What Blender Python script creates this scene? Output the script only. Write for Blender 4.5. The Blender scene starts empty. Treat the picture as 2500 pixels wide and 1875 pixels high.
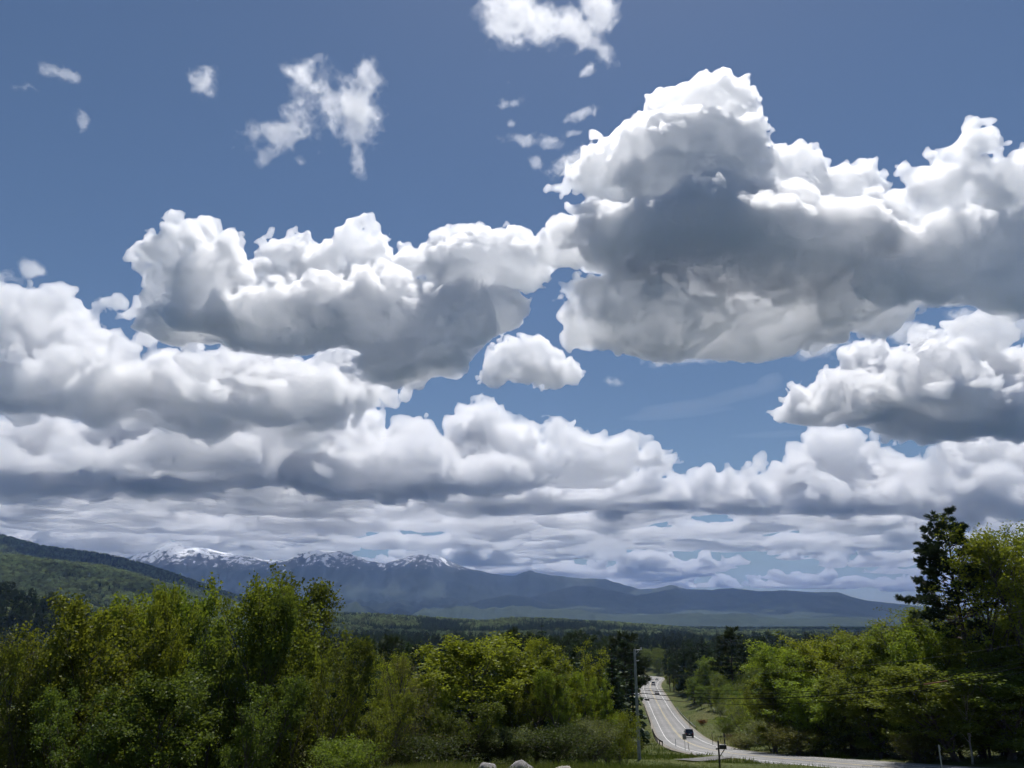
import bpy, math, random
import numpy as np
from mathutils import Vector, Matrix

scene = bpy.context.scene
COL = scene.collection

# ------------------------------------------------------------------ camera
PITCH = math.radians(17.2)
HFOV = 2 * math.atan(1250 / 1878)
cam_data = bpy.data.cameras.new('camera')
cam_data.sensor_width = 36.0
cam_data.lens = 18.0 / math.tan(HFOV / 2)
cam_data.clip_start = 0.3
cam_data.clip_end = 200000.0
cam = bpy.data.objects.new('camera', cam_data)
COL.objects.link(cam)
cam.location = (0, 0, 0)
cam.rotation_euler = (math.radians(90) + PITCH, 0, 0)
scene.camera = cam

# ------------------------------------------------------------------ sky and sun
SUN_EL = math.radians(66)
SUN_AZ = math.radians(12)          # to the right of straight ahead (+Y)
world = bpy.data.worlds.new('World')
scene.world = world
world.use_nodes = True
wn = world.node_tree
bg = wn.nodes['Background']
skyt = wn.nodes.new('ShaderNodeTexSky')
skyt.sky_type = 'NISHITA'
skyt.sun_disc = False
skyt.sun_elevation = SUN_EL
skyt.sun_rotation = SUN_AZ
skyt.altitude = 400
skyt.air_density = 1.0
skyt.dust_density = 0.4
skyt.ozone_density = 2.0
hs = wn.nodes.new('ShaderNodeHueSaturation')
hs.inputs['Saturation'].default_value = 1.08
wn.links.new(skyt.outputs[0], hs.inputs['Color'])
wn.links.new(hs.outputs[0], bg.inputs[0])
bg.inputs[1].default_value = 0.058

sd = bpy.data.lights.new('sun', 'SUN')
sd.energy = 4.6
sd.angle = math.radians(0.53)
sd.color = (1.0, 0.965, 0.93)
sun = bpy.data.objects.new('sun', sd)
COL.objects.link(sun)
SUN_DIR = Vector((math.sin(SUN_AZ) * math.cos(SUN_EL), math.cos(SUN_AZ) * math.cos(SUN_EL), math.sin(SUN_EL)))
sun.rotation_euler = SUN_DIR.to_track_quat('Z', 'Y').to_euler()

scene.view_settings.view_transform = 'Standard'
scene.view_settings.look = 'None'
scene.view_settings.exposure = 0.15
scene.view_settings.gamma = 1.0
scene.view_settings.use_curve_mapping = False
cy = scene.cycles
cy.use_denoising = True
cy.use_adaptive_sampling = True
cy.adaptive_threshold = 0.08
cy.adaptive_min_samples = 16
cy.max_bounces = 20
cy.diffuse_bounces = 3
cy.glossy_bounces = 2
cy.transmission_bounces = 4
cy.volume_bounces = 13
cy.transparent_max_bounces = 64
cy.sample_clamp_indirect = 6.0
FPX = 1878.0
CP, SP = math.cos(PITCH), math.sin(PITCH)
def ray(px, py):
    """world direction (depth along the view axis 1) of a point measured in the photograph"""
    u = (px - 1250) / FPX; v = (937.5 - py) / FPX
    return np.array([u, CP - v * SP, SP + v * CP])
def at(px, py, Y):
    d = ray(px, py); return d * (Y / d[1])

def bspline_mat(n, cell, off):
    t = (np.arange(n) / cell) + off
    i = np.floor(t).astype(int); f = t - i
    m = int(i.max()) + 4
    M = np.zeros((n, m), np.float32)
    r = np.arange(n)
    M[r, i] += (1 - f) ** 3 / 6
    M[r, i + 1] += (3 * f ** 3 - 6 * f ** 2 + 4) / 6
    M[r, i + 2] += (-3 * f ** 3 + 3 * f ** 2 + 3 * f + 1) / 6
    M[r, i + 3] += f ** 3 / 6
    return M
def noise3(shape, cell, rng, squash=(1, 1, 1)):
    """smooth noise over a regular grid, about -1..1"""
    A, B, C = [bspline_mat(n, cell * s, rng.random()) for n, s in zip(shape, squash)]
    g = (rng.random((A.shape[1], B.shape[1], C.shape[1]), dtype=np.float32) * 2 - 1)
    g = np.tensordot(A, g, (1, 0))
    g = np.tensordot(g, B, (1, 1))            # x, c, y
    g = np.tensordot(g, C, (1, 1))            # x, y, z
    return g * 2.6

def surface_nets(F):
    """closed quad mesh round the region F > 0 (vertices in voxel units)"""
    S = F > 0
    c = np.zeros(np.array(F.shape) - 1, np.int8)
    for dx in (0, 1):
        for dy in (0, 1):
            for dz in (0, 1):
                c += S[dx:F.shape[0]-1+dx, dy:F.shape[1]-1+dy, dz:F.shape[2]-1+dz]
    act = (c > 0) & (c < 8)
    idx = np.full(act.shape, -1, np.int32)
    P = np.argwhere(act)
    idx[act] = np.arange(len(P))
    acc = np.zeros((len(P), 3), np.float32); cnt = np.zeros(len(P), np.float32)
    corners = [(a, b, d) for a in (0, 1) for b in (0, 1) for d in (0, 1)]
    V = {k: F[P[:, 0]+k[0], P[:, 1]+k[1], P[:, 2]+k[2]] for k in corners}
    for k in corners:
        for ax in range(3):
            if k[ax]: continue
            k2 = list(k); k2[ax] = 1; k2 = tuple(k2)
            a, b = V[k], V[k2]
            m = (a > 0) != (b > 0)
            t = a[m] / (a[m] - b[m])
            p = np.tile(np.array(k, np.float32), (m.sum(), 1)); p[:, ax] += t
            acc[m] += p; cnt[m] += 1
    verts = P + acc / cnt[:, None]
    quads = []
    for ax in range(3):
        a1, a2 = [(1, 2), (2, 0), (0, 1)][ax]
        sl0 = [slice(None)] * 3; sl1 = [slice(None)] * 3
        sl0[ax] = slice(0, -1); sl1[ax] = slice(1, None)
        d = S[tuple(sl0)] != S[tuple(sl1)]
        E = np.argwhere(d)
        E = E[(E[:, a1] > 0) & (E[:, a2] > 0) & (E[:, a1] < F.shape[a1]-1) & (E[:, a2] < F.shape[a2]-1)]
        inside = S[E[:, 0], E[:, 1], E[:, 2]]
        q = []
        for o1, o2 in ((-1, -1), (0, -1), (0, 0), (-1, 0)):
            e = E.copy(); e[:, a1] += o1; e[:, a2] += o2
            q.append(idx[e[:, 0], e[:, 1], e[:, 2]])
        q = np.stack(q, 1)
        q[~inside] = q[~inside][:, ::-1]
        quads.append(q)
    return verts, np.concatenate(quads)

def drop_islands(v, q, least):
    """leave out stray crumbs smaller than `least` vertices"""
    lab = np.arange(len(v))
    e = np.concatenate([q[:, [0, 1]], q[:, [1, 2]], q[:, [2, 3]]])
    for _ in range(200):
        a = lab[e[:, 0]]; b = lab[e[:, 1]]; m = np.minimum(a, b)
        if (a == b).all(): break
        np.minimum.at(lab, a, m); np.minimum.at(lab, b, m)
        lab = lab[lab]; lab = lab[lab]
    cnt = np.bincount(lab, minlength=len(v))
    ok = cnt[lab] >= least
    new = np.cumsum(ok) - 1
    return v[ok], new[q[ok[q[:, 0]]]]

def fast_mesh(name, verts, quads):
    me = bpy.data.meshes.new(name)
    me.vertices.add(len(verts)); me.vertices.foreach_set('co', np.ascontiguousarray(verts, np.float32).ravel())
    n = len(quads); k = quads.shape[1]
    me.loops.add(n * k); me.loops.foreach_set('vertex_index', np.ascontiguousarray(quads, np.int32).ravel())
    me.polygons.add(n); me.polygons.foreach_set('loop_start', np.arange(0, n * k, k, dtype=np.int32))
    me.update(calc_edges=True)
    return me

def cloud_mat(name, density, g=0.0, color=(1, 1, 1)):
    m = bpy.data.materials.new(name); m.use_nodes = True
    nt = m.node_tree; nt.nodes.clear()
    out = nt.nodes.new('ShaderNodeOutputMaterial')
    v = nt.nodes.new('ShaderNodeVolumeScatter')
    v.inputs['Color'].default_value = (*color, 1)
    v.inputs['Density'].default_value = density
    v.inputs['Anisotropy'].default_value = g
    nt.links.new(v.outputs[0], out.inputs['Volume'])
    m.cycles.homogeneous_volume = True
    m.cycles.volume_sampling = 'DISTANCE'
    return m

def close_box(F, vox):
    for i in range(3):
        sl = [slice(None)] * 3
        for e in (0, -1):
            sl[i] = e; F[tuple(sl)] = -vox
def cloud_part(name, F, lo, vox3, mat, least):
    v, q = surface_nets(F)
    v, q = drop_islands(v, q, least)
    v = v * vox3 + lo; org = v.mean(0)
    me = fast_mesh(name, v - org, q); me.materials.append(mat)
    o = bpy.data.objects.new(name, me); o.location = org; COL.objects.link(o); o['kind'] = 'stuff'
    print('CLOUD', name, F.shape, len(q))
    return o
def make_cloud(name, mat, blobs, Y, voxpx=5.0, base=None, seed=1, kids=(9, 7), kid_r=(0.3, 0.5), rough=1.0, thick=0.9, noises=None, base_soft=0.5, fuzz=None, least=500, steps=(1, 2.2, 1), shell=1.7, halo=None, base_rag=3.0):
    """blobs: (px, py, rx, ry) in photo pixels at distance Y; base: py of the flat underside"""
    rng = np.random.default_rng(seed)
    s = Y / FPX / CP                       # metres per pixel, about
    vox = voxpx * s
    vox3 = vox * np.array(steps); sq = 1 / np.array(steps)
    bl = []
    for px, py, rx, ry, *dd in blobs:
        dY = dd[0] if dd else rng.uniform(-0.35, 0.35) * rx * s
        c = at(px, py, Y + dY)
        bl.append((c, rx * s, ry * s, 0))
    allb = list(bl)
    cur = bl
    for lev, n in enumerate(kids):
        nxt = []
        for c, r, rz, _ in cur:
            for _k in range(n):
                d = rng.normal(size=3); d[2] = abs(d[2]) * 0.9 - 0.15; d /= np.linalg.norm(d)
                f = rng.uniform(*kid_r)
                cc = c + d * np.array([r, r * thick, rz]) * (1 - 0.25 * f)
                nxt.append((cc, r * f, min(r, rz) * f, lev + 1))
        allb += nxt; cur = nxt
    lo = np.min([c - np.array([r, r * thick, z]) for c, r, z, _ in allb], 0) - 10 * vox
    hi = np.max([c + np.array([r, r * thick, z]) for c, r, z, _ in allb], 0) + 10 * vox
    N = np.ceil((hi - lo) / vox3).astype(int) + 1
    F = np.full(N, -30 * vox, np.float32)
    ax = [lo[i] + np.arange(N[i]) * vox3[i] for i in range(3)]
    for c, r, rz, _ in allb:
        ry = r * thick
        sl = []
        for i, R in enumerate((r, ry, rz)):
            a = max(0, int((c[i] - R - 13 * vox - lo[i]) / vox3[i])); b = min(N[i], int((c[i] + R + 13 * vox - lo[i]) / vox3[i]) + 1)
            sl.append(slice(a, b))
        X = ((ax[0][sl[0]] - c[0]) / r)[:, None, None]; Yy = ((ax[1][sl[1]] - c[1]) / ry)[None, :, None]; Z = ((ax[2][sl[2]] - c[2]) / rz)[None, None, :]
        d = (1 - np.sqrt(X * X + Yy * Yy + Z * Z)) * min(r, rz)
        sub = F[tuple(sl)]
        np.maximum(sub, d.astype(np.float32), out=sub)
    if noises is None: noises = ((22, 5.0, 1), (11, 4.2, 1), (5.5, 2.8, 1), (2.8, 1.5, 1))
    zlow = lo[2] if base is None else at(1250, base, Y)[2]
    ease = np.clip((ax[2] - zlow) / (0.45 * (hi[2] - zlow)), 0.35, 1)[None, None, :].astype(np.float32)
    where = 0.55 + 0.9 * np.clip(noise3(F.shape, 34, rng, sq) + 0.5, 0, 1)      # crisp heads here, smooth flanks there
    for cell, amp, billow in noises:
        n = noise3(F.shape, cell, rng, sq)
        if billow: n = np.abs(n) * 2 - 0.9
        F += n * (amp * vox * rough) * ease * (where if cell < 12 else 1)
    if fuzz is not None: F += 1.6 * vox
    if base is not None:
        nb = noise3((F.shape[0], F.shape[1], 4), 30, rng)[:, :, :1]
        F = np.minimum(F, (ax[2][None, None, :] - zlow) * base_soft + nb * vox * base_rag)
    if fuzz is not None:
        F2 = F + (noise3(F.shape, 7, rng, sq) * 2.0 + noise3(F.shape, 3.4, rng, sq) * 2.4 + noise3(F.shape, 2.0, rng, sq) * 2.2 + 1.2) * vox * ease
        close_box(F2, vox)
        v, q = surface_nets(F2); v, q = drop_islands(v, q, 250)
        v = v * vox3 + lo
        vox3 = vox3 * np.array([2, 1, 2])
        if halo is not None:                         # thin frayed veil round the skin
            Fh = F[::2, :, ::2]
            sq2 = sq / np.array([2, 1, 2])
            Fh = Fh + (noise3(Fh.shape, 9, rng, sq2) * 3.2 + noise3(Fh.shape, 4.5, rng, sq2) * 3.4 + 2.4) * vox * ease[:, :, ::2]
            close_box(Fh, vox)
            cloud_part(name, Fh, lo, vox3, halo, 60)
        F = np.minimum(F[::2, :, ::2] - shell * vox, F2[::2, :, ::2] - 1.3 * vox)
        Fi = F - 0.7 * vox; close_box(Fi, vox)
        vi, qi = surface_nets(Fi)                    # inner face of the skin
        v = np.concatenate([v, vi * vox3 + lo]); q = np.concatenate([q, qi[:, ::-1] + len(v) - len(vi)])
        org = v.mean(0)
        me = fast_mesh(name, v - org, q); me.materials.append(fuzz)
        o = bpy.data.objects.new(name, me); o.location = org; COL.objects.link(o); o['kind'] = 'stuff'
        print('SKIN', len(q), len(qi))
        least = 0
    close_box(F, vox)
    return cloud_part(name, F, lo, vox3, mat, least)
# ------------------------------------------------------------------ helpers
def smooth_table(xs, ys):
    xs = np.array(xs, float); ys = np.array(ys, float)
    return lambda q: np.interp(q, xs, ys)

def new_obj(name, me, parent=None, kind=None, label=None, cat=None, group=None, loc=None):
    o = bpy.data.objects.new(name, me)
    COL.objects.link(o)
    if parent is not None: o.parent = parent
    if kind: o['kind'] = kind
    if label: o['label'] = label
    if cat: o['category'] = cat
    if group: o['group'] = group
    if loc is not None: o.location = loc
    return o

def ramp(nt, fac, stops):
    r = nt.nodes.new('ShaderNodeValToRGB')
    el = r.color_ramp.elements
    while len(el) < len(stops): el.new(0.5)
    for e, (p, c) in zip(el, stops):
        e.position = p; e.color = (*c, 1)
    nt.links.new(fac, r.inputs[0])
    return r.outputs[0]
def noise_node(nt, scale, detail=5, rough=0.6, vec=None, dist=0.0):
    n = nt.nodes.new('ShaderNodeTexNoise')
    n.inputs['Scale'].default_value = scale
    n.inputs['Detail'].default_value = detail
    n.inputs['Roughness'].default_value = rough
    n.inputs['Distortion'].default_value = dist
    if vec is not None: nt.links.new(vec, n.inputs['Vector'])
    return n.outputs[0]
def mix_rgb(nt, fac, a, b, mode='MIX'):
    m = nt.nodes.new('ShaderNodeMix'); m.data_type = 'RGBA'; m.blend_type = mode
    for sock, v in ((m.inputs[0], fac), (m.inputs[6], a), (m.inputs[7], b)):
        if isinstance(v, (int, float)): sock.default_value = v
        elif isinstance(v, tuple): sock.default_value = (*v, 1) if len(v) == 3 else v
        else: nt.links.new(v, sock)
    return m.outputs[2]
def mathn(nt, op, a, b=0.0, clamp=False):
    m = nt.nodes.new('ShaderNodeMath'); m.operation = op; m.use_clamp = clamp
    for sock, v in ((m.inputs[0], a), (m.inputs[1], b)):
        if isinstance(v, (int, float)): sock.default_value = v
        else: nt.links.new(v, sock)
    return m.outputs[0]
def new_mat(name, rough=0.8, spec=0.3):
    m = bpy.data.materials.new(name); m.use_nodes = True
    nt = m.node_tree
    b = nt.nodes['Principled BSDF']
    b.inputs['Roughness'].default_value = rough
    b.inputs['Specular IOR Level'].default_value = spec
    return m, nt, b
def simple_mat(name, col, rough=0.7, spec=0.3, metal=0.0, vary=0.25, scale=6.0, bump=0.0):
    m, nt, b = new_mat(name, rough, spec)
    b.inputs['Metallic'].default_value = metal
    tc = nt.nodes.new('ShaderNodeTexCoord')
    f = noise_node(nt, scale, 6, 0.65, tc.outputs['Object'])
    lo = tuple(c * (1 - vary) for c in col); hi = tuple(min(1, c * (1 + vary)) for c in col)
    nt.links.new(ramp(nt, f, [(0.3, lo), (0.7, hi)]), b.inputs['Base Color'])
    if bump:
        bp = nt.nodes.new('ShaderNodeBump'); bp.inputs['Strength'].default_value = bump
        nt.links.new(f, bp.inputs['Height']); nt.links.new(bp.outputs[0], b.inputs['Normal'])
    return m

_tabs = {}
def vnoise(x, y, cell, seed=0):
    if seed not in _tabs: _tabs[seed] = np.random.default_rng(900 + seed).random((256, 256)) * 2 - 1
    T = _tabs[seed]
    u = np.asarray(x) / cell + 1000.37; v = np.asarray(y) / cell + 1000.71
    i = np.floor(u).astype(int); j = np.floor(v).astype(int)
    f = u - i; g = v - j
    f = f * f * f * (f * (f * 6 - 15) + 10); g = g * g * g * (g * (g * 6 - 15) + 10)
    a = T[i & 255, j & 255]; b = T[(i + 1) & 255, j & 255]; c = T[i & 255, (j + 1) & 255]; d = T[(i + 1) & 255, (j + 1) & 255]
    return (a * (1 - f) + b * f) * (1 - g) + (c * (1 - f) + d * f) * g
def fbm(x, y, cell, octs, seed=0, gain=0.5, ridged=False):
    s = 0; a = 1.0
    for k in range(octs):
        n = vnoise(x, y, cell / 2 ** k, seed + k)
        s = s + a * ((1 - 2 * np.abs(n)) if ridged else n); a *= gain
    return s

# ------------------------------------------------------------------ terrain
ROAD_PX = [(3000, 1930, 66), (2600, 1905, 72), (2300, 1882, 80), (2050, 1863, 92), (1880, 1848, 106), (1760, 1835, 126), (1696, 1819, 156),
           (1667, 1804, 190), (1650, 1787, 225), (1633, 1764, 270), (1616, 1737, 322), (1594, 1694, 390), (1587, 1675, 455),
           (1593, 1664, 520), (1602, 1657, 580), (1598, 1653, 640), (1570, 1650, 690), (1500, 1647, 740)]
rp = np.array([at(*p) for p in ROAD_PX])
def catmull(P, step=2.0):
    out = []
    Q = np.vstack([2 * P[0] - P[1], P, 2 * P[-1] - P[-2]])
    for i in range(1, len(Q) - 2):
        n = max(2, int(np.linalg.norm(Q[i + 1] - Q[i]) / step))
        t = np.linspace(0, 1, n, endpoint=False)[:, None]
        a, b, c, d = Q[i - 1], Q[i], Q[i + 1], Q[i + 2]
        out.append(0.5 * (2 * b + (c - a) * t + (2 * a - 5 * b + 4 * c - d) * t ** 2 + (3 * b - a - 3 * c + d) * t ** 3))
    out.append(P[-1:])
    return np.vstack(out)
ROAD = catmull(rp)
for _ in range(30): ROAD[1:-1, 2] = (ROAD[:-2, 2] + 2 * ROAD[1:-1, 2] + ROAD[2:, 2]) / 4
for _ in range(10): ROAD[1:-1, :2] = (ROAD[:-2, :2] + 2 * ROAD[1:-1, :2] + ROAD[2:, :2]) / 4
tan = np.gradient(ROAD[:, :2], axis=0); tan /= np.linalg.norm(tan, axis=1)[:, None]
NRM = np.stack([tan[:, 1], -tan[:, 0]], 1)          # to the right of the way it leads off
DRIVE = catmull(np.array([at(1772, 1846, 104), at(1735, 1851, 92), at(1705, 1853.5, 87), at(1675, 1855.5, 83)]), 1.0)
DRIVE2 = catmull(np.array([at(1628, 1707, 372), at(1655, 1710, 374), at(1690, 1712, 372), at(1730, 1712, 378)]), 1.0)

def dist_to(P, x, y):
    """distance and height of the nearest path point"""
    d = np.full(x.shape, 1e9); z = np.zeros(x.shape)
    m = (y > P[:, 1].min() - 40) & (y < P[:, 1].max() + 40) & (x > P[:, 0].min() - 40) & (x < P[:, 0].max() + 40)
    if not m.any(): return d, z
    xs = x[m]; ys = y[m]
    dd = np.empty(xs.shape); zz = np.empty(xs.shape)
    for s in range(0, len(xs), 20000):
        q = (xs[s:s+20000, None] - P[None, :, 0]) ** 2 + (ys[s:s+20000, None] - P[None, :, 1]) ** 2
        k = q.argmin(1); dd[s:s+20000] = np.sqrt(q[np.arange(len(k)), k]); zz[s:s+20000] = P[k, 2]
    d[m] = dd; z[m] = zz
    return d, z

prof = smooth_table([-4000, -200, -30, 0, 8, 20, 30, 45, 60, 75, 92, 106, 126, 156, 190, 225, 270, 322, 390, 455, 520, 580, 1000, 2000, 6000, 12000, 30000],
                    [40, 4, -1.2, -1.72, -1.9, -3.42, -5.02, -7.4, -9.6, -11.65, -14.4, -16.2, -18.6, -21.9, -25.2, -28, -30.6, -33, -33.5, -34, -36, -38, -41, -42, -40, -20, -20])
hill_u = []
for p in [(-700, 1250), (-300, 1270), (-100, 1292), (0, 1314), (100, 1341), (150, 1348), (260, 1360), (360, 1388), (450, 1418), (520, 1443), (580, 1463), (650, 1487), (720, 1520), (800, 1560)]:
    d = ray(*p); hill_u.append((d[0] / d[1], d[2] / d[1]))
hill_f = smooth_table([a for a, b in hill_u], [b for a, b in hill_u])
sh_u = []
for p in [(-700, 1330), (-300, 1345), (-100, 1355), (0, 1368), (130, 1384), (250, 1398), (340, 1420), (420, 1448), (500, 1480), (600, 1520), (800, 1560)]:
    d = ray(*p); sh_u.append((d[0] / d[1], d[2] / d[1]))
shoulder_f = smooth_table([a for a, b in sh_u], [b for a, b in sh_u])
ridge_u = []
for p in [(300, 1530), (700, 1506), (800, 1507), (900, 1511), (1000, 1516), (1100, 1524), (1180, 1528), (1250, 1521), (1350, 1523), (1500, 1532), (1600, 1540), (1750, 1554), (1950, 1563), (2200, 1570), (2600, 1570)]:
    d = ray(*p); ridge_u.append((d[0] / d[1], d[2] / d[1]))
ridge_f = smooth_table([a for a, b in ridge_u], [b for a, b in ridge_u])

def height(x, y, carve=True):
    x = np.asarray(x, float); y = np.asarray(y, float)
    r = np.hypot(x, y)
    z = prof(y)
    u = x / np.maximum(y, 1.0)
    z = z + vnoise(x, y, 14, 3) * np.clip((r - 15) / 60, 0, 1) * 0.35 + vnoise(x, y, 60, 4) * np.clip((r - 120) / 200, 0, 1) * 2.0
    z = z + np.where((x > 45) & (y > 60) & (y < 400), np.clip((x - 45) / 60, 0, 1) * 2.5, 0)
    z = z - np.where((x < -5) & (y > 15) & (y < 200), np.clip((-1 - x) / 16, 0, 1) * np.clip((y - 12) / 25, 0, 1) * 3.6, 0)
    z = z - np.clip((x - 5) / 10, 0, 1) * np.clip((y - 8) / 14, 0, 1) * np.clip((75 - y) / 15, 0, 1) * 0.9
    # wooded knoll on the left, ridge across the valley, big hill on the left
    z = z + 62 * np.exp(-((x + 560) / 170) ** 2 - ((y - 760) / 190) ** 2)
    zr = 2600 * ridge_f(u); k = np.exp(-((y - 2600) / np.where(y < 2600, 750, 1500)) ** 2)
    z = np.maximum(z, z * (1 - k) + zr * k)
    zh = 3800 * hill_f(u); k = np.exp(-((y - 3800) / np.where(y < 3800, 620, 1400)) ** 2)
    zs2 = 2350 * shoulder_f(u); k2 = np.exp(-((y - 2350) / np.where(y < 2350, 620, 560)) ** 2)
    zs2 = zs2 + fbm(x, y, 420, 3, 11) * 9 * np.clip((2350 - y) / 500, 0, 1)
    z = np.where((u < 0.0) & (y > 300), np.maximum(z, z * (1 - k2) + zs2 * k2), z)
    z = np.where((u < 0.0) & (y > 300), np.maximum(z, z * (1 - k) + zh * k), z)
    if carve:
        shp = z.shape; xf, yf, zf = x.ravel(), y.ravel(), z.ravel().copy()
        d, rz = dist_to(ROAD, xf, yf)
        w = np.clip((d - 6.5) / 11.0, 0, 1); w = w * w * (3 - 2 * w)
        zf = np.where(d < 18, (rz - 0.22) * (1 - w) + zf * w, zf)
        for P, hw in ((DRIVE, 2.0), (DRIVE2, 2.2)):
            d2, rz = dist_to(P, xf, yf)
            w = np.clip((d2 - hw) / 5.0, 0, 1); w = w * w * (3 - 2 * w)
            zf = np.where((d2 < hw + 5) & (d > 6), (rz - 0.12) * (1 - w) + zf * w, zf)
        z = zf.reshape(shp)
    return z
def hz(x, y): return float(height(np.array([x]), np.array([y]))[0])

# ground sheet: a fan of rings round the viewpoint, out past the mountains
az = np.radians(np.concatenate([np.arange(-180, -48, 6), np.arange(-48, 48, 0.35), np.arange(48, 180, 6)]))
rr = [0.8]
while rr[-1] < 28000: rr.append(rr[-1] * (1.028 if 40 < rr[-1] < 800 else 1.045))
rr = np.array(rr)
A, R = np.meshgrid(az, rr, indexing='ij')
GX, GY = R * np.sin(A), R * np.cos(A)
GZ = height(GX, GY)
na, nr = A.shape
vid = np.arange(na * nr).reshape(na, nr)
nxt = np.roll(vid, -1, 0)
q = np.stack([vid[:, :-1], nxt[:, :-1], nxt[:, 1:], vid[:, 1:]], -1).reshape(-1, 4)[:, ::-1]
me = fast_mesh('ground', np.stack([GX, GY, GZ], -1).reshape(-1, 3), q)
c0 = len(me.vertices)
me.polygons.foreach_set('use_smooth', np.ones(len(q), bool))
ground_mat, nt, b = new_mat('meadow', 0.9, 0.1)
geo = nt.nodes.new('ShaderNodeNewGeometry')
n1 = noise_node(nt, 0.035, 8, 0.7, geo.outputs['Position'])
n2 = noise_node(nt, 0.6, 6, 0.7, geo.outputs['Position'])
c1 = ramp(nt, n1, [(0.35, (0.055, 0.075, 0.018)), (0.52, (0.085, 0.098, 0.028)), (0.68, (0.12, 0.105, 0.045))])
c2 = ramp(nt, n2, [(0.3, (0.45, 0.45, 0.45)), (0.7, (1.25, 1.25, 1.2))])
n3 = noise_node(nt, 0.012, 8, 0.75, geo.outputs['Position'])
wood = ramp(nt, n3, [(0.35, (0.018, 0.028, 0.013)), (0.55, (0.036, 0.054, 0.02)), (0.7, (0.06, 0.08, 0.03))])
dl = nt.nodes.new('ShaderNodeVectorMath'); dl.operation = 'LENGTH'; nt.links.new(geo.outputs['Position'], dl.inputs[0])
fw = mathn(nt, 'MULTIPLY', mathn(nt, 'SUBTRACT', dl.outputs['Value'], 650), 1 / 350.0, True)     # beyond the fields all is woodland
nt.links.new(mix_rgb(nt, fw, mix_rgb(nt, 1.0, c1, c2, 'MULTIPLY'), wood), b.inputs['Base Color'])
bp = nt.nodes.new('ShaderNodeBump'); bp.inputs['Strength'].default_value = 0.6; bp.inputs['Distance'].default_value = 0.3
nt.links.new(n2, bp.inputs['Height']); nt.links.new(bp.outputs[0], b.inputs['Normal'])
me.materials.append(ground_mat)
new_obj('ground', me, kind='structure', label='grassy slope falling away to the wooded valley floor')

# mountains: one relief with the snowy main range, the lower range and the foothills
def profile(pts, Y):
    us, zs = [], []
    for p in pts:
        d = ray(*p); us.append(d[0] / d[1]); zs.append(Y * d[2] / d[1])
    f = smooth_table(us, zs)
    return f
RANGES = [
 (15500, 1700, 3000, [(-400, 1420), (0, 1420), (150, 1410), (260, 1388), (310, 1368), (350, 1352), (400, 1342), (430, 1333), (445, 1337), (480, 1338), (520, 1344), (560, 1352), (600, 1358), (640, 1366), (690, 1372), (720, 1364), (760, 1353), (800, 1347), (830, 1350), (860, 1360), (900, 1374), (940, 1380), (975, 1368), (1010, 1361), (1045, 1356), (1075, 1361), (1110, 1376), (1150, 1390), (1200, 1401), (1260, 1408), (1295, 1399), (1320, 1401), (1360, 1409), (1420, 1416), (1480, 1419), (1520, 1428), (1560, 1440), (1600, 1439), (1640, 1432), (1680, 1440), (1750, 1460), (1900, 1500), (2500, 1520)]),
 (12800, 1300, 2000, [(900, 1540), (1150, 1490), (1280, 1462), (1340, 1446), (1410, 1429), (1450, 1432), (1500, 1444), (1550, 1456), (1600, 1447), (1650, 1437), (1700, 1439), (1740, 1443), (1790, 1440), (1850, 1446), (1900, 1443), (1950, 1444), (2000, 1448), (2045, 1446), (2080, 1458), (2120, 1467), (2200, 1476), (2300, 1486), (2500, 1496), (2900, 1480)]),
 (11200, 600, 1000, [(700, 1540), (850, 1510), (930, 1480), (985, 1464), (1040, 1478), (1100, 1492), (1170, 1466), (1245, 1452), (1300, 1462), (1370, 1484), (1450, 1496), (1600, 1490), (1720, 1480), (1850, 1474), (1950, 1488), (2100, 1500), (2500, 1515)]),
 (8200, 520, 900, [(850, 1560), (1000, 1512), (1060, 1503), (1146, 1495), (1220, 1496), (1300, 1490), (1376, 1486), (1440, 1493), (1500, 1508), (1600, 1530), (1900, 1545), (1990, 1526), (2040, 1514), (2092, 1507), (2150, 1513), (2200, 1524), (2400, 1530)]),
]
uu = np.linspace(-0.85, 0.85, 900)
YY = np.concatenate([np.arange(6300, 16400, 100), np.arange(16400, 22000, 500)])
U, Yg = np.meshgrid(uu, YY, indexing='ij')
X = U * Yg
base = prof(Yg) - 60 + 60 * np.clip((Yg - 6300) / 1500, 0, 1)
Z = base.copy()
for k, (Yk, wf, wb, pts) in enumerate(RANGES):
    hk = profile(pts, Yk)
    Yk2 = Yk + fbm(X, X * 0 + 50, 2200, 2, 20 + k) * wf * 0.16
    top = hk(U) * Yk2 / Yk
    t = (Yg - Yk2)
    g = np.where(t < 0, 1 / (1 + (np.abs(t) / wf) ** 2.2), 1 / (1 + (np.abs(t) / wb) ** 2.2))
    spur = fbm(X, Yg * 0.55, 1500, 5, 30 + k, 0.55, ridged=True)
    fall = np.clip(np.abs(t) / wf, 0, 1)
    zk = base * (1 - g) + top * g + spur * (top - base) * 0.16 * fall * np.clip(1.6 - fall, 0, 1) * (t < 0)
    zk = zk + (fbm(X, Yg, 260, 3, 40 + k, 0.55) * 0.02) * np.maximum(top - base, 0) * np.clip(fall * 4, 0.08, 1)
    Z = np.maximum(Z, zk)
edge = np.clip((Yg - 6300) / 700, 0, 1)
Z = Z * edge + (base - 40) * (1 - edge)
nu, ny = U.shape
vid = np.arange(nu * ny).reshape(nu, ny)
q = np.stack([vid[:-1, :-1], vid[1:, :-1], vid[1:, 1:], vid[:-1, 1:]], -1).reshape(-1, 4)
me = fast_mesh('mountains', np.stack([X, Yg, Z], -1).reshape(-1, 3), q)
me.polygons.foreach_set('use_smooth', np.ones(len(q), bool))
mm, nt, b = new_mat('mountain_forest_and_snow', 0.9, 0.1)
geo = nt.nodes.new('ShaderNodeNewGeometry')
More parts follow.
